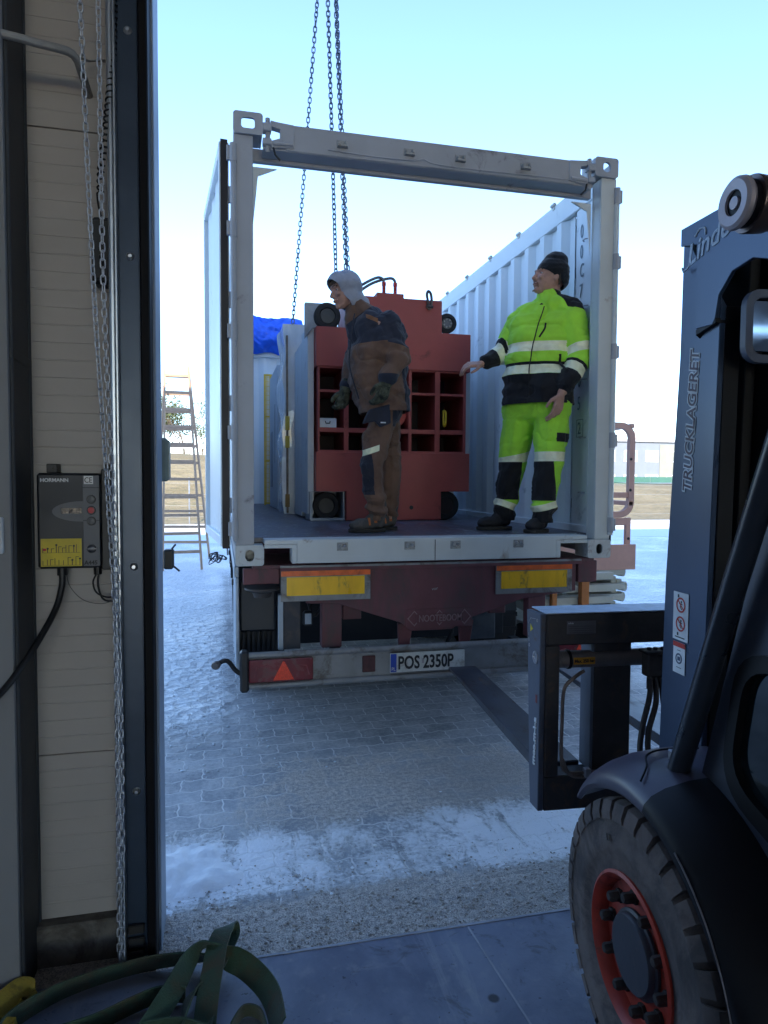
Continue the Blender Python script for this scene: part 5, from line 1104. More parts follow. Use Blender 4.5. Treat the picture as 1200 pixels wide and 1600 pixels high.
for a, b in ((.735, 1.175), (.815, 1.085), (.81, 1.065)): g.ring([(.0275, a+.007*math.cos(R(q)), b+.007*math.sin(R(q))) for q in range(0, 360, 40)], [(.0275, a+.004*math.cos(R(q)), b+.004*math.sin(R(q))) for q in range(0, 360, 40)], (-.001, 0, 0))
g.tube([(.0272, .75, 1.178), (.0272, .80, 1.172), (.0272, .822, 1.15), (.0272, .822, 1.10)], .0012, 4)
fb(g, 'plate_mark', M('grey ink', (0, 0, 0)), ep)
# valve block and hoses
g = MB(); g.box(.43, .535, y0-.055, y0-.005, .965, 1.052, .006); vb = fb(g, 'valve_block', M('valve brown', (.10, .085, .08), .55, .2, .2, 20, .2), fk)
g = MB(); g.box(.42, .545, y0-.065, y0+.0, 1.053, 1.065, .003)
for x in (.445, .47, .50, .525): g.cyl((x, y0-.035, 1.065), (x, y0-.035, 1.075), .008, 6)
fb(g, 'valve_cap', M('bolt bright', (0, 0, 0)) if 0 else CAR, vb)
hs_ = [[(.445, .655, .965), (.43, .63, .90), (.385, .60, .79), (.37, .58, .70), (.40, .55, .64), (.48, .50, .615), (.62, .45, .61)], [(.465, .655, .965), (.45, .62, .88), (.405, .59, .78), (.40, .57, .70), (.44, .54, .655), (.52, .50, .64), (.66, .45, .62)],
      [(.49, .655, .965), (.49, .63, .86), (.51, .60, .80), (.56, .56, .73), (.64, .5, .68)], [(.515, .655, .965), (.52, .63, .88), (.55, .60, .81), (.60, .56, .745), (.67, .5, .70)]]
for h_ in hs_:
    g = MB(); g.tube(smooth_path(h_, 7), .0105, 8); fb(g, 'hydraulic_hose', M('hose black', (.065, .055, .05), .4, 0, .2, 20, .2))
    g = MB(); g.cyl(h_[0], (h_[0][0], h_[0][1], h_[0][2]-.045), .013, 6); fb(g, 'hose_fitting', M('fitting steel', (.2, .17, .15), .4, .6))
g = MB(); g.tube(smooth_path([(.20, y0-.0, .985), (.15, y0-.02, .965), (.118, y0-.012, .92), (.113, y0-.01, .80), (.113, y0-.01, .66), (.13, y0-.012, .61), (.20, y0-.012, .60), (.34, y0-.012, .605), (.5, y0-.02, .61)], 7), .007, 8)
g.tube(smooth_path([(.115, y0-.012, .66), (.145, y0-.015, .60), (.22, y0-.015, .585), (.5, y0-.02, .592)], 7), .007, 8); fb(g, 'steel_pipe', M('pipe brown', (.24, .18, .15), .5, .3, .2, 20))
g = MB(); g.box(.20, .225, y0-.03, y0-.005, .585, .62, .003); fb(g, 'pipe_clip', M('bolt bright', (0, 0, 0)))
FKM = M('fork steel', (.055, .058, .072), .42, .35, .25, 8, .3, 45, dirt=(.10, .065, .045), damt=.45, dscale=7, stretch=(1, .5, 1))
for x in (.072, .70):
    g = MB(); pf = [(.80, .60), (2.10, .60), (2.19, .598), (2.20, .592), (2.19, .582), (1.2, .555), (.80, .548)]
    g.prism([(x, a, b) for a, b in pf], (.165, 0, 0), .004); g.box(x+.001, x+.05, .80, .85, .57, .98, .004); fb(g, 'fork', FKM)

# ---------------------------------------------------------------- green sling on the floor
GS = M('sling green', (.035, .075, .04), .85, 0, .18, 9, .5, 160, dirt=(.075, .065, .035), damt=.62, dscale=8, sheen=.2)
def rib(g, pts, ups, w, n=8):
    P = smooth_path(pts, n); U = []
    m = len(pts)-1
    for i in range(len(P)):
        t = min(i/n, m-1e-6); k = int(t); f = t-k; U.append(Vector(ups[k]).lerp(Vector(ups[k+1]), f))
    g.ribbon(P, U, w, .0055)
g = MB(); U = (0, -.25, 1)
rib(g, [(-.66, 2.14, .045), (-.62, 2.22, .05), (-.52, 2.29, .055), (-.40, 2.335, .055), (-.25, 2.365, .055), (-.13, 2.36, .058), (-.05, 2.33, .07), (.04, 2.28, .078), (.11, 2.21, .06), (.15, 2.12, .05), (.16, 2.00, .045)], [U, U, (0, -.4, 1), (.0, -.45, 1), (0, -.45, 1), (0, -.5, .9), (-.2, -.6, .7), (.3, .5, .8), (.4, .5, .8), (.5, .3, .8), (.5, 0, .8)], .078)
rib(g, [(-.60, 2.10, .04), (-.50, 2.12, .045), (-.38, 2.15, .045), (-.28, 2.19, .05), (-.2, 2.21, .055), (-.12, 2.20, .05)], [U]*6, .07)
rib(g, [(-.26, 2.0, .04), (-.21, 2.09, .06), (-.15, 2.19, .09), (-.11, 2.27, .11), (-.06, 2.32, .12), (.0, 2.32, .10)], [(-.8, .2, .5), (-.8, .2, .5), (-.7, .1, .6), (-.5, -.2, .7), (-.1, -.6, .6), (.2, -.6, .6)], .068)
rib(g, [(-.06, 2.05, .03), (-.05, 2.14, .07), (-.035, 2.23, .10), (-.02, 2.31, .125), (.005, 2.375, .135), (.022, 2.40, .11), (.012, 2.37, .09), (-.03, 2.28, .07)], [(1, .1, .2)]*5+[(1, .3, .2)]*3, .07)
rib(g, [(-.14, 2.02, .03), (-.12, 2.10, .05), (-.10, 2.18, .065), (-.06, 2.20, .055), (-.05, 2.12, .04), (-.07, 2.02, .03)], [(.2, -.6, .8), (.3, -.5, .8), (.6, 0, .6), (.8, 0, .5), (.8, 0, .5), (.8, 0, .6)], .06)
rib(g, [(.02, 2.05, .03), (.06, 2.10, .04), (.11, 2.08, .035), (.13, 1.98, .03)], [U]*4, .05)
rib(g, [(-.62, 2.05, .03), (-.48, 2.055, .035), (-.34, 2.06, .04), (-.22, 2.09, .04), (-.12, 2.08, .04), (-.02, 2.02, .035)], [U]*6, .07)
sg = g.build('lifting_sling', GS, None, ang=60); tag(sg, 'worn green webbing lifting sling tangled on the floor', 'sling')
g = MB(); YSL = M('sling yellow', (.26, .19, .025), .85, 0, .2, 12, .5, 120, dirt=(.12, .09, .03), damt=.5, dscale=9)
rib(g, [(-.76, 2.12, .05), (-.71, 2.19, .06), (-.665, 2.25, .075), (-.625, 2.285, .085), (-.60, 2.29, .06), (-.605, 2.26, .035)], [(-.6, .1, .8)]*4+[(-.4, -.2, .8)]*2, .075)
rib(g, [(-.72, 2.08, .03), (-.66, 2.13, .055), (-.625, 2.17, .055), (-.62, 2.13, .03), (-.63, 2.07, .02)], [(-.6, .1, .7)]*5, .06)
tag(g.build('yellow_sling', YSL, None, ang=60), 'dirty yellow webbing sling end lying in the bottom left corner', 'sling')
# ---------------------------------------------------------------- people
def capsule_bm(b, p0, p1, r0, r1, sub=2):
    t = bmesh.new()
    for p, r in ((p0, r0), (p1, r1)): bmesh.ops.create_icosphere(t, subdivisions=sub, radius=r, matrix=Matrix.Translation(p))
    res = bmesh.ops.convex_hull(t, input=list(t.verts)); dead = [e for e in res['geom_interior'] if isinstance(e, bmesh.types.BMVert)]
    bmesh.ops.delete(t, geom=dead, context='VERTS')
    t.verts.index_update(); vs = [b.verts.new(v.co) for v in t.verts]
    for f in t.faces:
        try: b.faces.new([vs[v.index] for v in f.verts])
        except ValueError: pass
    t.free()
class Fig:
    """closed shapes fused into one continuous surface"""
    def __init__(s): s.b = bmesh.new(); s.caps = []
    def c(s, p0, p1, r0, r1=None, grp='t'):
        r1 = r0 if r1 is None else r1; p0 = Vector(p0); p1 = Vector(p1)
        if (p0-p1).length < 1e-5: p1 = p0+Vector((0, 0, 1e-3))
        capsule_bm(s.b, p0, p1, r0, r1); s.caps.append((p0, p1, r0, r1, grp)); return s
    def e(s, c, rad, rot=None, grp='t'):
        m = Matrix.Translation(c) @ (rot.to_4x4() if rot else Matrix.Identity(4)) @ Matrix.Diagonal((*rad, 1))
        bmesh.ops.create_icosphere(s.b, subdivisions=3, radius=1, matrix=m); s.caps.append((Vector(c), Vector(c)+Vector((0, 0, .001)), min(rad), min(rad), grp)); return s
    def label(s, p):
        best = None; bd = 9
        for a, b, r0, r1, g in s.caps:
            ab = b-a; t = max(0, min(1, (p-a).dot(ab)/ab.length_squared)); d = (p-(a+ab*t)).length-(r0+(r1-r0)*t)
            if d < bd: bd = d; best = g
        return best
    def mesh(s, voxel=.006, smooth=3):
        me = bpy.data.meshes.new('t'); s.b.to_mesh(me); s.b.free(); o = bpy.data.objects.new('t', me); COL.objects.link(o)
        m = o.modifiers.new('r', 'REMESH'); m.mode = 'VOXEL'; m.voxel_size = voxel
        if smooth: q = o.modifiers.new('s', 'SMOOTH'); q.factor = .5; q.iterations = smooth
        dg = bpy.context.evaluated_depsgraph_get(); dg.update(); out = bpy.data.meshes.new_from_object(o.evaluated_get(dg)); bpy.data.objects.remove(o)
        b = bmesh.new(); b.from_mesh(out); bpy.data.meshes.remove(out); s.bm = b
        s.bm.faces.ensure_lookup_table(); return s
    def wrinkle(s, fn):
        s.bm.normal_update()
        mv = [(v, v.normal*fn(v.co, v.normal)) for v in s.bm.verts]
        for v, d in mv: v.co += d
        return s
    def labels(s):
        for f in s.bm.faces: f.material_index = 0
        return {}
    def cut(s, co, no, pred=None):
        fs = [f for f in s.bm.faces if pred is None or pred(f.calc_center_median())]
        gs = set(fs)
        for f in fs: gs.update(f.edges); gs.update(f.verts)
        bmesh.ops.bisect_plane(s.bm, geom=list(gs), plane_co=co, plane_no=no, dist=1e-5)
    def paint(s, planes, mi, pred=None):
        """faces inside all half-spaces (co, no) [no points outwards] get material mi, edges cut clean"""
        near = lambda c: (pred is None or pred(c)) and all((c-Vector(co)).dot(Vector(no).normalized()) < .03 for co, no in planes)
        for co, no in planes: s.cut(Vector(co), Vector(no), near)
        for f in s.bm.faces:
            c = f.calc_center_median()
            if (pred is None or pred(c)) and all((c-Vector(co)).dot(Vector(no)) < 0 for co, no in planes): f.material_index = mi
    def trim(s, co, no):
        bmesh.ops.bisect_plane(s.bm, geom=list(s.bm.verts)+list(s.bm.edges)+list(s.bm.faces), plane_co=co, plane_no=no, clear_outer=True)
    def out(s, name, mats, parent):
        me = bpy.data.meshes.new(name); s.bm.to_mesh(me); s.bm.free(); return link_mesh(name, me, mats, parent, True, False, 70)
def nz(p, s, o=0): return noise.noise(Vector((p.x*s+o, p.y*s, p.z*s)))
def crease(p, s, amp, o=0, sz=2.0):
    q = noise.noise(Vector((p.x*s+o, p.y*s, p.z*s*sz))); m = noise.noise(Vector((p.x*5+o, p.y*5, p.z*5+9)))
    return -amp*max(0, 1-abs(q)*7)**2*max(0, min(1, m*2.2+.6))
SKIN = M('skin', (.48, .27, .205), .55, 0, .12, 25, .12, 300, spec=.4)
HAIR = M('hair', (.05, .035, .025), .8, 0, .3, 60, .3, 300)
EYEW = M('eye white', (.5, .48, .46), .3, 0, .02, 5, 0); EYED = M('eye dark', (.02, .015, .012), .2, 0, .02, 5, 0)
def hand(F, w, d, n, curl, sc=1., thumb=1, grp='hand', spread=.0, fat=1.):
    """w wrist, d finger direction, n palm normal (the way fingers curl), thumb +1/-1 side"""
    w = Vector(w); d = Vector(d).normalized(); n = Vector(n); n = (n-d*n.dot(d)).normalized(); s = d.cross(n)*thumb
    F.c(w-d*.05*sc, w+d*.01*sc, .026*sc*fat, .024*sc*fat, grp)
    kn = []
    for k, o in enumerate((.031, .0105, -.0105, -.030)):
        q = w+d*(.088-.004*abs(k-1))*sc+s*o*sc; kn.append(q); F.c(w+d*.012*sc+s*o*.55*sc, q, .0155*sc*fat, .0125*sc*fat, grp)
    for k, (q, L) in enumerate(zip(kn, (.040, .045, .042, .033))):
        a = curl*(1+.12*k); dd = d.copy(); p = q
        for j, f in enumerate((1., .68, .52)):
            ang = a*(.55, 1.25, 1.8)[j]; v = (d*math.cos(ang)+n*math.sin(ang)+s*spread*(1.5-k)*.12).normalized(); r = (.0100, .0090, .0082)[j]*sc*fat
            e = p+v*L*f*sc; F.c(p, e, r, r*.93, grp); p = e
    tb = w+d*.025*sc+s*.028*sc; t1 = tb+(d*.6+s*.75+n*.35).normalized()*.036*sc; t2 = t1+(d*.85+s*.25+n*.4).normalized()*.030*sc; t3 = t2+(d*.9+n*.45-s*.05).normalized()*.022*sc
    F.c(tb, t1, .0155*sc*fat, .0118*sc*fat, grp); F.c(t1, t2, .0112*sc*fat, .010*sc*fat, grp); F.c(t2, t3, .0098*sc*fat, .0085*sc*fat, grp)
def head(F, H, yaw, pitch, sc=1., roll=0.):
    """H centre of the skull; local +x is where the face looks"""
    Rm = (Matrix.Rotation(yaw, 3, 'Z') @ Matrix.Rotation(pitch, 3, 'Y') @ Matrix.Rotation(roll, 3, 'X')); H = Vector(H)
    L = lambda x, y, z: H+Rm @ Vector((x, y, z))*sc
    def e(c, rad, tilt=0): F.e(L(*c), [q*sc for q in rad], Rm @ Matrix.Rotation(tilt, 3, 'Y'), 'head')
    e((-.010, 0, .022), (.099, .076, .100)); e((.030, 0, -.020), (.066, .064, .085)); F.c(L(.012, 0, -.055), L(.058, 0, -.083), .056*sc, .030*sc, 'head')
    F.c(L(.0, .035, -.04), L(.045, .022, -.075), .03*sc, .022*sc, 'head'); F.c(L(.0, -.035, -.04), L(.045, -.022, -.075), .03*sc, .022*sc, 'head')
    F.c(L(.088, 0, .018), L(.113, 0, -.020), .0095*sc, .0125*sc, 'head'); F.c(L(.100, .011, -.026), L(.100, -.011, -.026), .009*sc, .009*sc, 'head')
    e((.080, 0, .036), (.020, .050, .012)); e((.074, .034, -.015), (.022, .022, .020)); e((.074, -.034, -.015), (.022, .022, .020))
    e((.093, 0, -.050), (.014, .024, .0062)); e((.091, 0, -.061), (.014, .021, .0068)); F.c(L(.078, 0, -.092), L(.080, 0, -.088), .020*sc, .019*sc, 'head')
    for s in (1, -1): e((-.012, s*.077, -.002), (.019, .007, .031), -.2)
    return L, Rm
def face_bits(L, Rm, sc, person, hairm=None):
    for s in (1, -1):
        b = bmesh.new(); bmesh.ops.create_uvsphere(b, u_segments=14, v_segments=10, radius=.0105*sc); bmesh.ops.translate(b, verts=b.verts, vec=L(.0715, s*.031, .014)); g = MB(); g.merge(b); ey = g.build('eye', EYEW, person)
        b = bmesh.new(); bmesh.ops.create_uvsphere(b, u_segments=10, v_segments=8, radius=.0062*sc); bmesh.ops.translate(b, verts=b.verts, vec=L(.0772, s*.031, .0135)); g = MB(); g.merge(b); g.build('iris', EYED, ey)
        g = MB(); g.tube([L(.078, s*.050, .034), L(.092, s*.032, .041), L(.096, s*.014, .036)], .0038*sc, 6); g.build('eyebrow', HAIR, person)
        g = MB(); g.tube([L(.070, s*.045, .019), L(.082, s*.031, .0225), L(.082, s*.018, .018)], .0026*sc, 6); g.build('eyelid', SKIN, person)
    g = MB(); g.tube(smooth_path([L(.089, .026, -.056), L(.1035, .010, -.0545), L(.1045, 0, -.0552), L(.1035, -.010, -.0545), L(.089, -.026, -.056)], 3), .0032*sc, 6); g.build('mouth', M('lips', (.30, .12, .10), .5, 0, .1, 30, 0), person)
def shoe(F, heel, toe, w=.045, h=.05):
    heel = Vector(heel); toe = Vector(toe); d = (toe-heel).normalized(); s = Vector((-d.y, d.x, 0))
    F.c(heel, heel+d*.06+Vector((0, 0, .012)), w*.86, w*.92, 'shoe'); F.c(heel+d*.06, toe-d*.03, w*.92, w*1.05, 'shoe'); F.c(toe-d*.07+s*.012, toe+s*.008, w*.86, w*.78, 'shoe'); F.c(toe-d*.07-s*.012, toe-s*.008, w*.86, w*.78, 'shoe')
    F.c(heel+Vector((0, 0, .02)), heel+Vector((0, 0, .13))-d*.004, w*.98, w*1.12, 'shoe'); F.c(heel+Vector((0, 0, .06)), toe-d*.11+Vector((0, 0, .03)), w*.9, w*.8, 'shoe')
def boots(specs, person, mat, solem, accent=None):
    for k, (heel, toe) in enumerate(specs):
        F = Fig(); shoe(F, heel, toe); F.mesh(.006, 3); z0 = FLZ
        for v in F.bm.verts:
            if v.co.z < z0+.022: v.co.z = z0+.022
        F.wrinkle(lambda p, n: .0025*nz(p, 40))
        if accent:
            h = Vector(heel); t = Vector(toe); c = h.lerp(t, .45); d = (t-h).normalized()
            F.paint([(c+d*.006, d), (c-d*.008, -d), (Vector((0, 0, z0+.10)), Vector((0, 0, 1))), (Vector((0, 0, z0+.05)), Vector((0, 0, -1)))], 1)
            F.paint([(c-d*.035, d), (c-d*.055, -d), (Vector((0, 0, z0+.10)), Vector((0, 0, 1))), (Vector((0, 0, z0+.065)), Vector((0, 0, -1)))], 1)
        bt = F.out('boot', [mat, accent or mat], person)
        h = Vector(heel); t = Vector(toe); d = (t-h).normalized(); d.z = 0; d.normalize(); s = Vector((-d.y, d.x, 0)); pts = []
        for a in range(-90, 91, 18): pts.append(Vector((t.x, t.y, 0))+d*.040*math.cos(R(a))+s*.056*math.sin(R(a)))
        for a in range(90, 271, 18): pts.append(Vector((h.x, h.y, 0))+d*.047*math.cos(R(a))+s*.044*math.sin(R(a)))
        g = MB(); g.prism([(q.x, q.y, FLZ+.001) for q in pts], (0, 0, .024), .003); g.build('boot_sole', solem, bt)
        g = MB()
        for j in range(4):
            c = h.lerp(t, .42+.1*j)+Vector((0, 0, FLZ+.112-.013*j-h.z)); g.tube([c+s*.022, c+s*.0+Vector((0, 0, .006)), c-s*.022], .003, 5)
        g.build('laces', M('laces', (.08, .075, .07), .8), bt)

# ---- man in the grey hood
p1 = thing('person', 'man in grey hood and brown work clothes standing before the red machine', 'person', (1.04, 4.6, FLZ))
F = Fig(); yaw = R(180+16); L1, Rm1 = head(F, (.822, 4.60, 2.972), yaw, R(17), 1.0)
F.c((.868, 4.60, 2.91), (.95, 4.61, 2.80), .055, .062); F.c((1.0, 4.52, 2.68), (1.0, 4.70, 2.70), .11, .11); F.c((1.03, 4.62, 2.70), (1.07, 4.62, 2.30), .12, .12)
F.c((1.04, 4.42, 2.72), (1.13, 4.37, 2.50), .055, .042); F.c((1.13, 4.37, 2.50), (1.05, 4.35, 2.34), .040, .030); F.c((.98, 4.79, 2.74), (.91, 4.84, 2.52), .05, .04); F.c((.91, 4.84, 2.52), (.868, 4.81, 2.34), .038, .030)
hand(F, (1.045, 4.345, 2.325), (-.32, -.05, -1), (-.5, 1, .1), .8, .95, -1); hand(F, (.862, 4.81, 2.325), (-.30, 0, -1), (-.5, -1, 0), .8, .95, 1)
for a, b, c in (((1.08, 4.53, 2.20), (.985, 4.49, 1.80), (1.03, 4.52, 1.44)), ((1.14, 4.70, 2.20), (1.17, 4.68, 1.80), (1.16, 4.69, 1.44))): F.c(a, b, .075, .055); F.c(b, c, .05, .038); F.c(c, (c[0], c[1], 1.40), .030, .026)
F.c((1.02, 4.52, 1.40), (.90, 4.51, 1.39), .024, .02); F.c((1.15, 4.69, 1.40), (1.04, 4.66, 1.39), .024, .02); F.c((1.08, 4.54, 2.22), (1.13, 4.70, 2.22), .10, .10)
F.mesh(.005, 3); F.wrinkle(lambda p, n: .0008*nz(p, 90)); F.out('body', SKIN, p1); face_bits(L1, Rm1, 1.0, p1)
# trousers
BR = M('work brown', (.165, .095, .066), .9, 0, .16, 7, .45, 220, dirt=(.22, .15, .115), damt=.35, dscale=6, sheen=.1, bdist=.002); NV = M('work dark', (.022, .025, .042), .88, 0, .2, 9, .4, 220, sheen=.15, bdist=.002); RF = M('reflective', (.95, .92, .62), .35, 0, .08, 30, .1, 300)
def legs(F, hips, knees, ankles, rh, rk, ra):
    for h, k, a, gname in zip(hips, knees, ankles, ('near', 'far')): F.c(h, k, rh, rk, gname); F.c(k, a, rk, ra, gname)
    F.c(hips[0], hips[1], rh*1.12, rh*1.12, 'hip')
F = Fig(); legs(F, ((1.08, 4.52, 2.16), (1.14, 4.71, 2.16)), ((.985, 4.485, 1.80), (1.165, 4.69, 1.80)), ((1.03, 4.515, 1.475), (1.158, 4.70, 1.475)), .098, .080, .066)
F.c((1.09, 4.55, 2.22), (1.12, 4.68, 2.24), .13, .14, 'hip'); F.c((1.0, 4.50, 1.98), (1.02, 4.5, 1.88), .085, .082, 'near')
def wr1(p, n):
    cr = crease(p, 7, .008)+crease(p, 13, .004, 3)
    lo = max(0, min(1, (1.72-p.z)/.22)); return cr+.006*nz(p, 14)+.005*nz(p, 30, 5)+lo*.011*math.sin(p.z*62+5*nz(p, 6)+p.x*14)+.004*math.sin(p.z*30+9*nz(p, 4, 2))
F.mesh(.007, 2); F.wrinkle(wr1); F.trim((0, 0, 1.425), (0, 0, -1))
lab = F.label; near = lambda c: c.y < 4.605
F.paint([((0, 0, 1.868), (0, 0, 1)), ((0, 0, 1.60), (0, 0, -1)), ((.985, 4.42, 1.75), (1, .25, .12))], 1, near)
F.paint([((1.0, 4.4, 1.925), (-.35, 0, 1)), ((1.0, 4.4, 1.885), (.35, 0, -1)), ((1.03, 4.5, 1.9), (1, -.1, 0))], 2, near)
F.paint([((1.12, 4.45, 1.9), (-1, .3, 0)), ((0, 0, 2.25), (0, 0, 1)), ((0, 0, 2.06), (0, 0, -1))], 1, near)
tr1 = F.out('trousers', [BR, NV, RF], p1)
g = MB(); g.prism([(.945, 4.385, 2.16), (1.085, 4.385, 2.20), (1.095, 4.385, 2.075), (1.02, 4.38, 2.045), (.985, 4.38, 2.085), (.90, 4.38, 2.065)], (.0, .03, 0), .006); pk = g.build('holster_pocket', NV, tr1)
g = MB(); g.box(1.02, 1.055, 4.374, 4.380, 2.072, 2.080, .001); g.build('pocket_label', M('white sticker', (0, 0, 0)), pk)
boots((((1.045, 4.52, 1.405), (.872, 4.505, 1.392)), ((1.175, 4.70, 1.405), (1.03, 4.66, 1.392))), p1, M('boot grey', (.075, .072, .07), .8, 0, .2, 20, .3, 120, dirt=(.14, .12, .11), damt=.45, dscale=12), M('sole black', (.03, .028, .025), .85), M('boot orange', (.5, .14, .03), .7))
# jacket
F = Fig()
F.c((.985, 4.50, 2.71), (1.0, 4.70, 2.73), .118, .118, 'torso'); F.c((1.09, 4.50, 2.66), (1.10, 4.70, 2.68), .138, .138, 'torso'); F.c((1.05, 4.50, 2.60), (1.06, 4.72, 2.62), .168, .168, 'torso'); F.c((1.0, 4.53, 2.52), (1.0, 4.68, 2.54), .165, .165, 'torso'); F.c((1.09, 4.54, 2.45), (1.10, 4.69, 2.45), .165, .165, 'torso'); F.c((1.08, 4.53, 2.30), (1.10, 4.70, 2.30), .172, .172, 'torso'); F.c((1.0, 4.53, 2.40), (1.01, 4.70, 2.40), .155, .155, 'torso'); F.c((1.035, 4.53, 2.29), (1.04, 4.70, 2.29), .15, .15, 'torso'); F.c((1.115, 4.54, 2.19), (1.12, 4.70, 2.19), .158, .158, 'torso'); F.c((1.04, 4.53, 2.22), (1.05, 4.70, 2.22), .125, .125, 'torso')
F.c((.900, 4.60, 2.855), (.99, 4.61, 2.77), .082, .12, 'collar'); F.c((.88, 4.60, 2.79), (.93, 4.60, 2.70), .062, .1, 'collar')
F.c((1.075, 4.44, 2.73), (1.14, 4.365, 2.50), .092, .080, 'arm'); F.c((1.14, 4.365, 2.50), (1.055, 4.345, 2.37), .078, .062, 'arm'); F.c((.975, 4.79, 2.74), (.915, 4.85, 2.52), .084, .07, 'farm'); F.c((.915, 4.85, 2.52), (.872, 4.815, 2.375), .068, .055, 'farm')
def wr2(p, n):
    arm = 1 if p.y < 4.43 else .35; return crease(p, 6, .010, 1, 1.3)+crease(p, 12, .005, 4)+.007*nz(p, 11)+.005*nz(p, 26, 3)+arm*.007*math.sin(p.z*52+p.x*22+6*nz(p, 5))*max(0, min(1, (2.72-p.z)/.1))+.005*math.sin(p.z*24+p.x*30+7*nz(p, 3, 8))
F.mesh(.007, 2); F.wrinkle(wr2); F.trim((1.1, 0, 2.16), (.05, 0, -1))
isarm = lambda c: F.label(c) == 'arm'; notarm = lambda c: F.label(c) not in ('arm',)
F.paint([((1.0, 0, 2.60), (.05, 0, -1)), ((.905, 0, 2.80), (-.6, 0, .8))], 1, notarm)
F.paint([((1.12, 0, 2.575), (-.25, 0, -1))], 1, isarm)
F.paint([((1.175, 0, 2.4), (-1, 0, -.15)), ((1.245, 0, 2.4), (1, 0, .1)), ((0, 0, 2.55), (0, 0, 1))], 1, notarm)
F.paint([((0, 0, 2.385), (0, 0, 1))], 1, isarm)
F.paint([((.975, 4.4, 2.765), (.5, 0, 1)), ((.975, 4.4, 2.735), (-.5, 0, -1)), ((1.03, 0, 0), (1, 0, 0)), ((.93, 0, 0), (-1, 0, 0)), ((0, 4.52, 0), (0, 1, 0))], 2, notarm)
jk = F.out('jacket', [BR, NV, M('work tan', (.22, .10, .045), .85, 0, .1, 9, .3, 200)], p1)
g = MB(); g.tube(smooth_path([(.868, 4.50, 2.80), (.848, 4.49, 2.70), (.838, 4.50, 2.58), (.838, 4.50, 2.44), (.90, 4.50, 2.24)], 5), .0045, 5); g.build('zip', NV, jk)
for hx, hy, hz, d, n, th in ((1.045, 4.345, 2.325, (-.32, -.05, -1), (-.5, 1, .1), -1), (.862, 4.81, 2.325, (-.30, 0, -1), (-.5, -1, 0), 1)):
    F = Fig(); hand(F, (hx, hy, hz), d, n, .8, 1.0, th, fat=1.62); dv = Vector(d).normalized(); w = Vector((hx, hy, hz)); F.c(w-dv*.06, w-dv*.01, .050, .044); F.c(w+dv*.02, w+dv*.07, .036, .038); F.mesh(.005, 2); F.wrinkle(lambda p, n: .0022*nz(p, 45)); gl = F.out('glove', M('glove camo', (.075, .082, .055), .85, 0, .5, 22, .3, 150, dirt=(.012, .014, .012), damt=.6, dscale=20), p1)
    g = MB(); g.lathe(w-dv*.045, -dv, [(.049, -.018), (.053, -.01), (.053, .012), (.049, .02)], 20); g.build('glove_cuff', NV, gl)
# hood
F = Fig(); HD = M('hood grey', (.34, .36, .43), .95, 0, .08, 30, .3, 300, sheen=.3)
def eh(c, rad, t=0): F.e(L1(*c), rad, Rm1 @ Matrix.Rotation(t, 3, 'Y'), 'hood')
eh((-.022, 0, .030), (.112, .095, .108)); eh((-.012, 0, -.03), (.088, .092, .115)); F.c(L1(-.03, 0, -.06), (.925, 4.605, 2.875), .085, .075, 'hood'); eh((.030, 0, .050), (.086, .086, .086)); eh((.01, 0, -.07), (.075, .085, .07))
F.mesh(.005, 3)
F.wrinkle(lambda p, n: .004*nz(p, 20)+.003*math.sin((p-L1(0, 0, 0)).length*120+4*nz(p, 8)))
co = L1(.078, 0, .04); no = Rm1 @ Vector((1, 0, -.42)); F.trim(co, no)
b = F.bm; r = bmesh.ops.holes_fill(b, edges=[e for e in b.edges if e.is_boundary], sides=0)
for f in r['faces']: f.material_index = 1
bmesh.ops.delete(b, geom=r['faces'], context='FACES_ONLY'); bmesh.ops.solidify(b, geom=list(b.faces), thickness=.006)
hd_ = F.out('hood', [HD, HD], p1)
g = MB(); V = []
for k in range(14):
    s = (k-6.5)/6.5; g.tube(smooth_path([L1(.060, s*.050, .088), L1(.082, s*.052, .072-.014*abs(s)), L1(.088, s*.054+.004*math.sin(k*3), .050+.004*math.sin(k*2.1))], 3), .005, 6, True, .002)
g.build('hair', M('hair brown', (.10, .06, .035), .7, 0, .3, 60, .2), p1)

# ---- man in yellow green
p2 = thing('person', 'man in bright yellow green high visibility clothes and black beanie', 'person', (2.1, 4.45, FLZ))
F = Fig(); yaw2 = R(180+3); L2, Rm2 = head(F, (2.238, 4.44, 3.108), yaw2, R(-8), 1.06)
F.c((2.26, 4.45, 3.03), (2.27, 4.45, 2.92), .066, .072); F.c((2.12, 4.51, 2.78), (2.32, 4.41, 2.78), .08, .08); F.c((2.19, 4.46, 2.72), (2.14, 4.45, 2.35), .12, .12)
F.c((2.05, 4.58, 2.84), (1.975, 4.64, 2.60), .055, .045); F.c((1.975, 4.64, 2.60), (1.84, 4.60, 2.535), .042, .032); F.c((2.38, 4.32, 2.83), (2.395, 4.26, 2.54), .06, .045); F.c((2.395, 4.26, 2.54), (2.245, 4.215, 2.305), .042, .032)
hand(F, (1.80, 4.595, 2.525), (-1, -.05, -.10), (.1, .5, -1), .72, 1.05, 1, spread=.1); hand(F, (2.222, 4.21, 2.275), (-.25, -.03, -1), (-.4, 1, .1), .55, 1.1, -1, spread=.1)
for a, b, c in (((2.23, 4.37, 2.25), (2.18, 4.32, 1.79), (2.15, 4.31, 1.44)), ((2.09, 4.53, 2.25), (2.04, 4.57, 1.79), (2.0, 4.60, 1.44))): F.c(a, b, .09, .06); F.c(b, c, .055, .04); F.c(c, (c[0], c[1], 1.40), .032, .026)
F.c((2.14, 4.31, 1.40), (2.08, 4.285, 1.39), .024, .02); F.c((1.99, 4.60, 1.40), (1.88, 4.59, 1.39), .024, .02); F.c((2.23, 4.38, 2.28), (2.09, 4.53, 2.28), .12, .12)
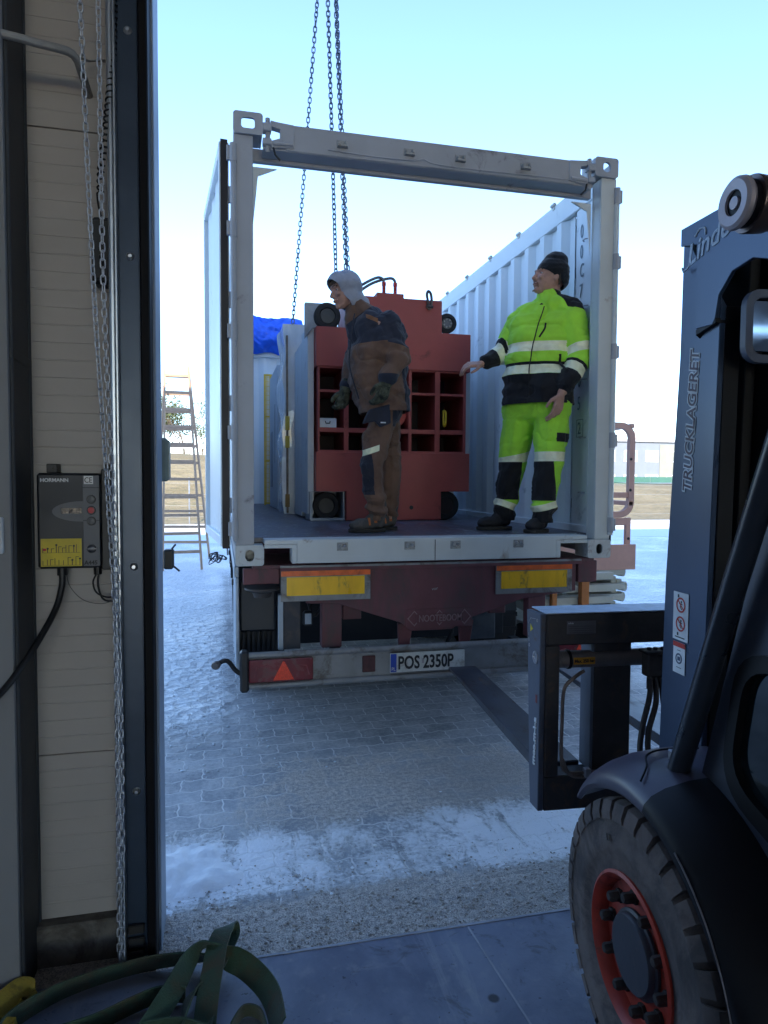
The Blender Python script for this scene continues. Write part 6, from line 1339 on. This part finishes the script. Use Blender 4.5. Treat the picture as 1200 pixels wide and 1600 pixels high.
F.mesh(.005, 3); F.wrinkle(lambda p, n: .0008*nz(p, 90)); F.out('body', SKIN, p2); face_bits(L2, Rm2, 1.06, p2)
g = MB()
for s in (1, -1): g.tube(smooth_path([L2(.1, 0, -.040), L2(.097, s*.016, -.044), L2(.088, s*.027, -.056), L2(.080, s*.022, -.078)], 4), .004, 6)
g.tube([L2(.098, .012, -.098), L2(.101, 0, -.1), L2(.098, -.012, -.098)], .006, 6); g.build('beard', M('stubble', (.27, .16, .12), .9, 0, .3, 80, .2), p2)
g = MB()
for s in (1, -1): g.tube(smooth_path([L2(-.03, s*.074, .03), L2(-.035, s*.076, -.01), L2(-.045, s*.066, -.045)], 4), .014, 6, True, .006)
g.build('hair', HAIR, p2)
HV = M('hi vis', (.42, .84, .055), .85, 0, .08, 7, .35, 220, dirt=(.30, .52, .07), damt=.25, dscale=5, sheen=.15, bdist=.002); BF = M('fleece black', (.009, .009, .012), .92, 0, .2, 12, .35, 250, sheen=.12); RT = M('reflective tape', (.95, .94, .66), .4, 0, .10, 18, .15, 200)
TAPE_G = M('tape edge', (.30, .33, .36), .4)
# trousers
F = Fig(); legs(F, ((2.23, 4.36, 2.22), (2.09, 4.54, 2.22)), ((2.185, 4.30, 1.80), (2.045, 4.585, 1.80)), ((2.155, 4.305, 1.50), (2.0, 4.605, 1.50)), .128, .100, .082)
F.c((2.19, 4.40, 2.26), (2.10, 4.51, 2.26), .13, .13, 'hip'); F.c((2.245, 4.39, 2.16), (2.24, 4.36, 2.0), .118, .112, 'near')
F.c((2.155, 4.305, 1.52), (2.15, 4.305, 1.46), .085, .080, 'near'); F.c((2.0, 4.605, 1.52), (2.0, 4.605, 1.46), .084, .078, 'far')
def wr3(p, n):
    lo = max(0, min(1, (1.66-p.z)/.15)); return crease(p, 5.5, .010, 2, 1.2)+crease(p, 11, .005, 6)+.007*nz(p, 10)+.005*nz(p, 24, 3)+lo*.010*math.sin(p.z*48+4*nz(p, 6)+p.x*10)+.005*math.sin(p.x*30-p.z*14+8*nz(p, 4, 2))
F.mesh(.007, 2); F.wrinkle(wr3); F.trim((0, 0, 1.415), (0, 0, -1))
Z = Vector((0, 0, 1)); al = lambda c: True
nearl = lambda c: c.y < 4.47
for pr, sl_ in ((nearl, .0), (lambda c: not nearl(c), -.22)):
    n_ = Vector((sl_, 0, 1)).normalized(); cz = Vector((2.1 if sl_ else 2.15, 0, 1.865)); F.paint([(cz+n_*.033, n_), (cz-n_*.033, -n_)], 1, pr)
    kn = [(Vector((0, 0, 1.832)), Z), (Vector((0, 0, 1.565)), -Z)]
    if pr is nearl: F.paint(kn+[((2.225, 4.3, 1.7), (1, -.35, .12))], 2, pr)
    else: F.paint(kn+[((2.075, 4.5, 1.7), (1, -.2, -.05))], 2, pr)
    n2 = Vector((-.25 if pr is nearl else .35, 0, 1)).normalized(); c2 = Vector((2.15 if pr is nearl else 2.0, 0, 1.525)); F.paint([(c2+n2*.024, n2), (c2-n2*.022, -n2)], 1, pr); F.paint([(c2-n2*.0225, n2)], 2, pr)
F.paint([((0, 0, 2.025), Z), ((0, 0, 1.965), -Z), ((2.20, 0, 0), (-1, 0, 0))], 2, nearl)
F.out('trousers', [HV, RT, BF], p2)
boots((((2.155, 4.315, 1.408), (2.045, 4.265, 1.396)), ((2.01, 4.605, 1.408), (1.82, 4.58, 1.394))), p2, M('boot black', (.022, .02, .022), .75, 0, .2, 20, .3, 120), M('sole black', (0, 0, 0)))
# jacket
F = Fig()
F.c((2.09, 4.52, 2.79), (2.31, 4.39, 2.79), .115, .12, 'torso'); F.c((2.11, 4.49, 2.68), (2.27, 4.41, 2.68), .142, .142, 'torso'); F.c((2.10, 4.48, 2.54), (2.235, 4.42, 2.54), .158, .158, 'torso'); F.c((2.09, 4.48, 2.42), (2.215, 4.42, 2.42), .166, .166, 'torso'); F.c((2.095, 4.48, 2.33), (2.215, 4.42, 2.33), .166, .166, 'torso'); F.c((2.09, 4.48, 2.25), (2.22, 4.41, 2.25), .160, .160, 'torso'); F.c((2.24, 4.39, 2.36), (2.24, 4.385, 2.24), .160, .160, 'torso'); F.c((2.19, 4.375, 2.36), (2.19, 4.365, 2.24), .155, .16, 'torso')
F.c((2.245, 4.445, 2.975), (2.25, 4.445, 2.87), .090, .115, 'torso'); F.c((2.25, 4.44, 2.93), (2.36, 4.355, 2.865), .095, .10, 'torso'); F.c((2.24, 4.45, 2.93), (2.11, 4.53, 2.85), .088, .095, 'torso'); F.c((2.20, 4.44, 2.93), (2.18, 4.43, 2.84), .055, .08, 'torso')
F.c((2.055, 4.57, 2.82), (1.985, 4.63, 2.61), .086, .078, 'farm'); F.c((1.985, 4.63, 2.61), (1.852, 4.60, 2.545), .076, .060, 'farm')
F.c((2.365, 4.335, 2.83), (2.395, 4.265, 2.55), .100, .088, 'arm'); F.c((2.395, 4.265, 2.55), (2.262, 4.22, 2.345), .084, .066, 'arm')
def wr4(p, n): return crease(p, 5.5, .009, 7, 1.6)+crease(p, 11, .004, 8)+.006*nz(p, 9)+.004*nz(p, 22, 3)+.005*math.sin(p.z*34+p.x*20+6*nz(p, 4))
F.mesh(.007, 2); F.wrinkle(wr4); F.trim((0, 0, 2.228), (-.0, 0, -1))
isn = lambda c: F.label(c) == 'arm'; isf = lambda c: F.label(c) == 'farm'; tor = lambda c: F.label(c) == 'torso'
F.paint([((0, 0, 2.429), Z)], 2, tor); F.paint([((0, 0, 2.513), Z), ((0, 0, 2.493), -Z)], 2, tor)
F.paint([((0, 0, 2.655), Z), ((0, 0, 2.585), -Z)], 1, tor); F.paint([((0, 0, 2.493), Z), ((0, 0, 2.430), -Z)], 1, tor)
# near sleeve: bands square to the arm
a0 = Vector((2.365, 4.335, 2.83)); a1 = Vector((2.395, 4.265, 2.55)); a2 = Vector((2.262, 4.22, 2.345)); u = (a1-a0).normalized(); v = (a2-a1).normalized()
up = lambda c: isn(c) and (c-a1).dot(u+v) < 0.0; lowr = lambda c: isn(c)
F.paint([(a0+u*.215, -u), (a0+u*.275, u)], 1, lowr)
F.paint([(a1+v*.075, -v), (a1+v*.095, v)], 2, lowr); F.paint([(a1+v*.095, -v), (a1+v*.155, v)], 1, lowr); F.paint([(a1+v*.155, -v)], 2, lowr)
b0 = Vector((2.055, 4.57, 2.82)); b1 = Vector((1.985, 4.63, 2.61)); b2 = Vector((1.852, 4.60, 2.545)); u = (b1-b0).normalized(); v = (b2-b1).normalized()
F.paint([(b0+u*.14, -u), (b0+u*.195, u)], 1, isf); F.paint([(b1+v*.005, -v), (b1+v*.03, v)], 2, isf); F.paint([(b1+v*.03, -v), (b1+v*.085, v)], 1, isf); F.paint([(b1+v*.085, -v)], 2, isf)
F.paint([((2.32, 0, 2.86), (-1, .0, -.45)), ((2.40, 0, 2.865), (-.25, 0, -1)), ((0, 4.50, 0), (0, 1, 0))], 2, lambda c: c.z > 2.78 and F.label(c) != 'farm')
F.paint([((2.165, 0, 2.93), (1, 0, .4)), ((0, 0, 2.915), -Z), ((0, 4.40, 0), (0, 1, 0)), ((2.11, 0, 0), (-1, 0, 0))], 2, lambda c: c.z > 2.85)
jk2 = F.out('jacket', [HV, RT, BF], p2)
g = MB(); zp = smooth_path([(2.165, 4.345, 2.90), (2.12, 4.31, 2.80), (2.075, 4.285, 2.68), (2.045, 4.275, 2.55), (2.03, 4.275, 2.42), (2.035, 4.28, 2.26)], 6)
jb = bpy.data.objects[jk2.name]
from mathutils.bvhtree import BVHTree
def snap(o, pts, d, off=.002):
    bv = BVHTree.FromPolygons([wm(o) @ v.co for v in o.data.vertices], [tuple(p.vertices) for p in o.data.polygons]); r = []
    for p in pts:
        h = bv.ray_cast(Vector(p)-Vector(d)*.5, Vector(d)); r.append(h[0]-Vector(d)*off if h[0] else Vector(p))
    return r
g.tube(snap(jk2, zp, (.25, .97, 0)), .004, 5); g.build('zip', BF, jk2)
g = MB(); g.tube(snap(jk2, smooth_path([(2.14, 4.2, 2.78), (2.13, 4.2, 2.74), (2.09, 4.2, 2.68)], 4), (.2, .98, 0)), .006, 6); g.tube(snap(jk2, [(2.235, 4.2, 2.56), (2.24, 4.2, 2.50), (2.25, 4.2, 2.44)], (.1, 1, 0)), .009, 6); g.build('pocket_zip', BF, jk2)
# beanie
F = Fig(); F.e(L2(-.020, 0, .055), (.120, .100, .100), Rm2 @ Matrix.Rotation(R(22), 3, 'Y'), 'cap'); F.e(L2(-.030, 0, .120), (.088, .080, .070), Rm2 @ Matrix.Rotation(R(15), 3, 'Y'), 'cap'); F.e(L2(-.050, 0, .015), (.092, .094, .095), Rm2, 'cap'); F.mesh(.005, 3)
F.wrinkle(lambda p, n: .004*nz(p, 22)+.0035*math.sin(((p-L2(0, 0, 0)) @ (Rm2 @ Vector((0, 0, 1))))*170+5*nz(p, 7))*.25)
F.trim(L2(.0, 0, .002), Rm2 @ Vector((.5, 0, -1))); b = F.bm; bmesh.ops.solidify(b, geom=list(b.faces), thickness=.006)
F.out('beanie', M('knit black', (.006, .006, .008), .97, 0, .3, 60, .5, 260, sheen=.25), p2)
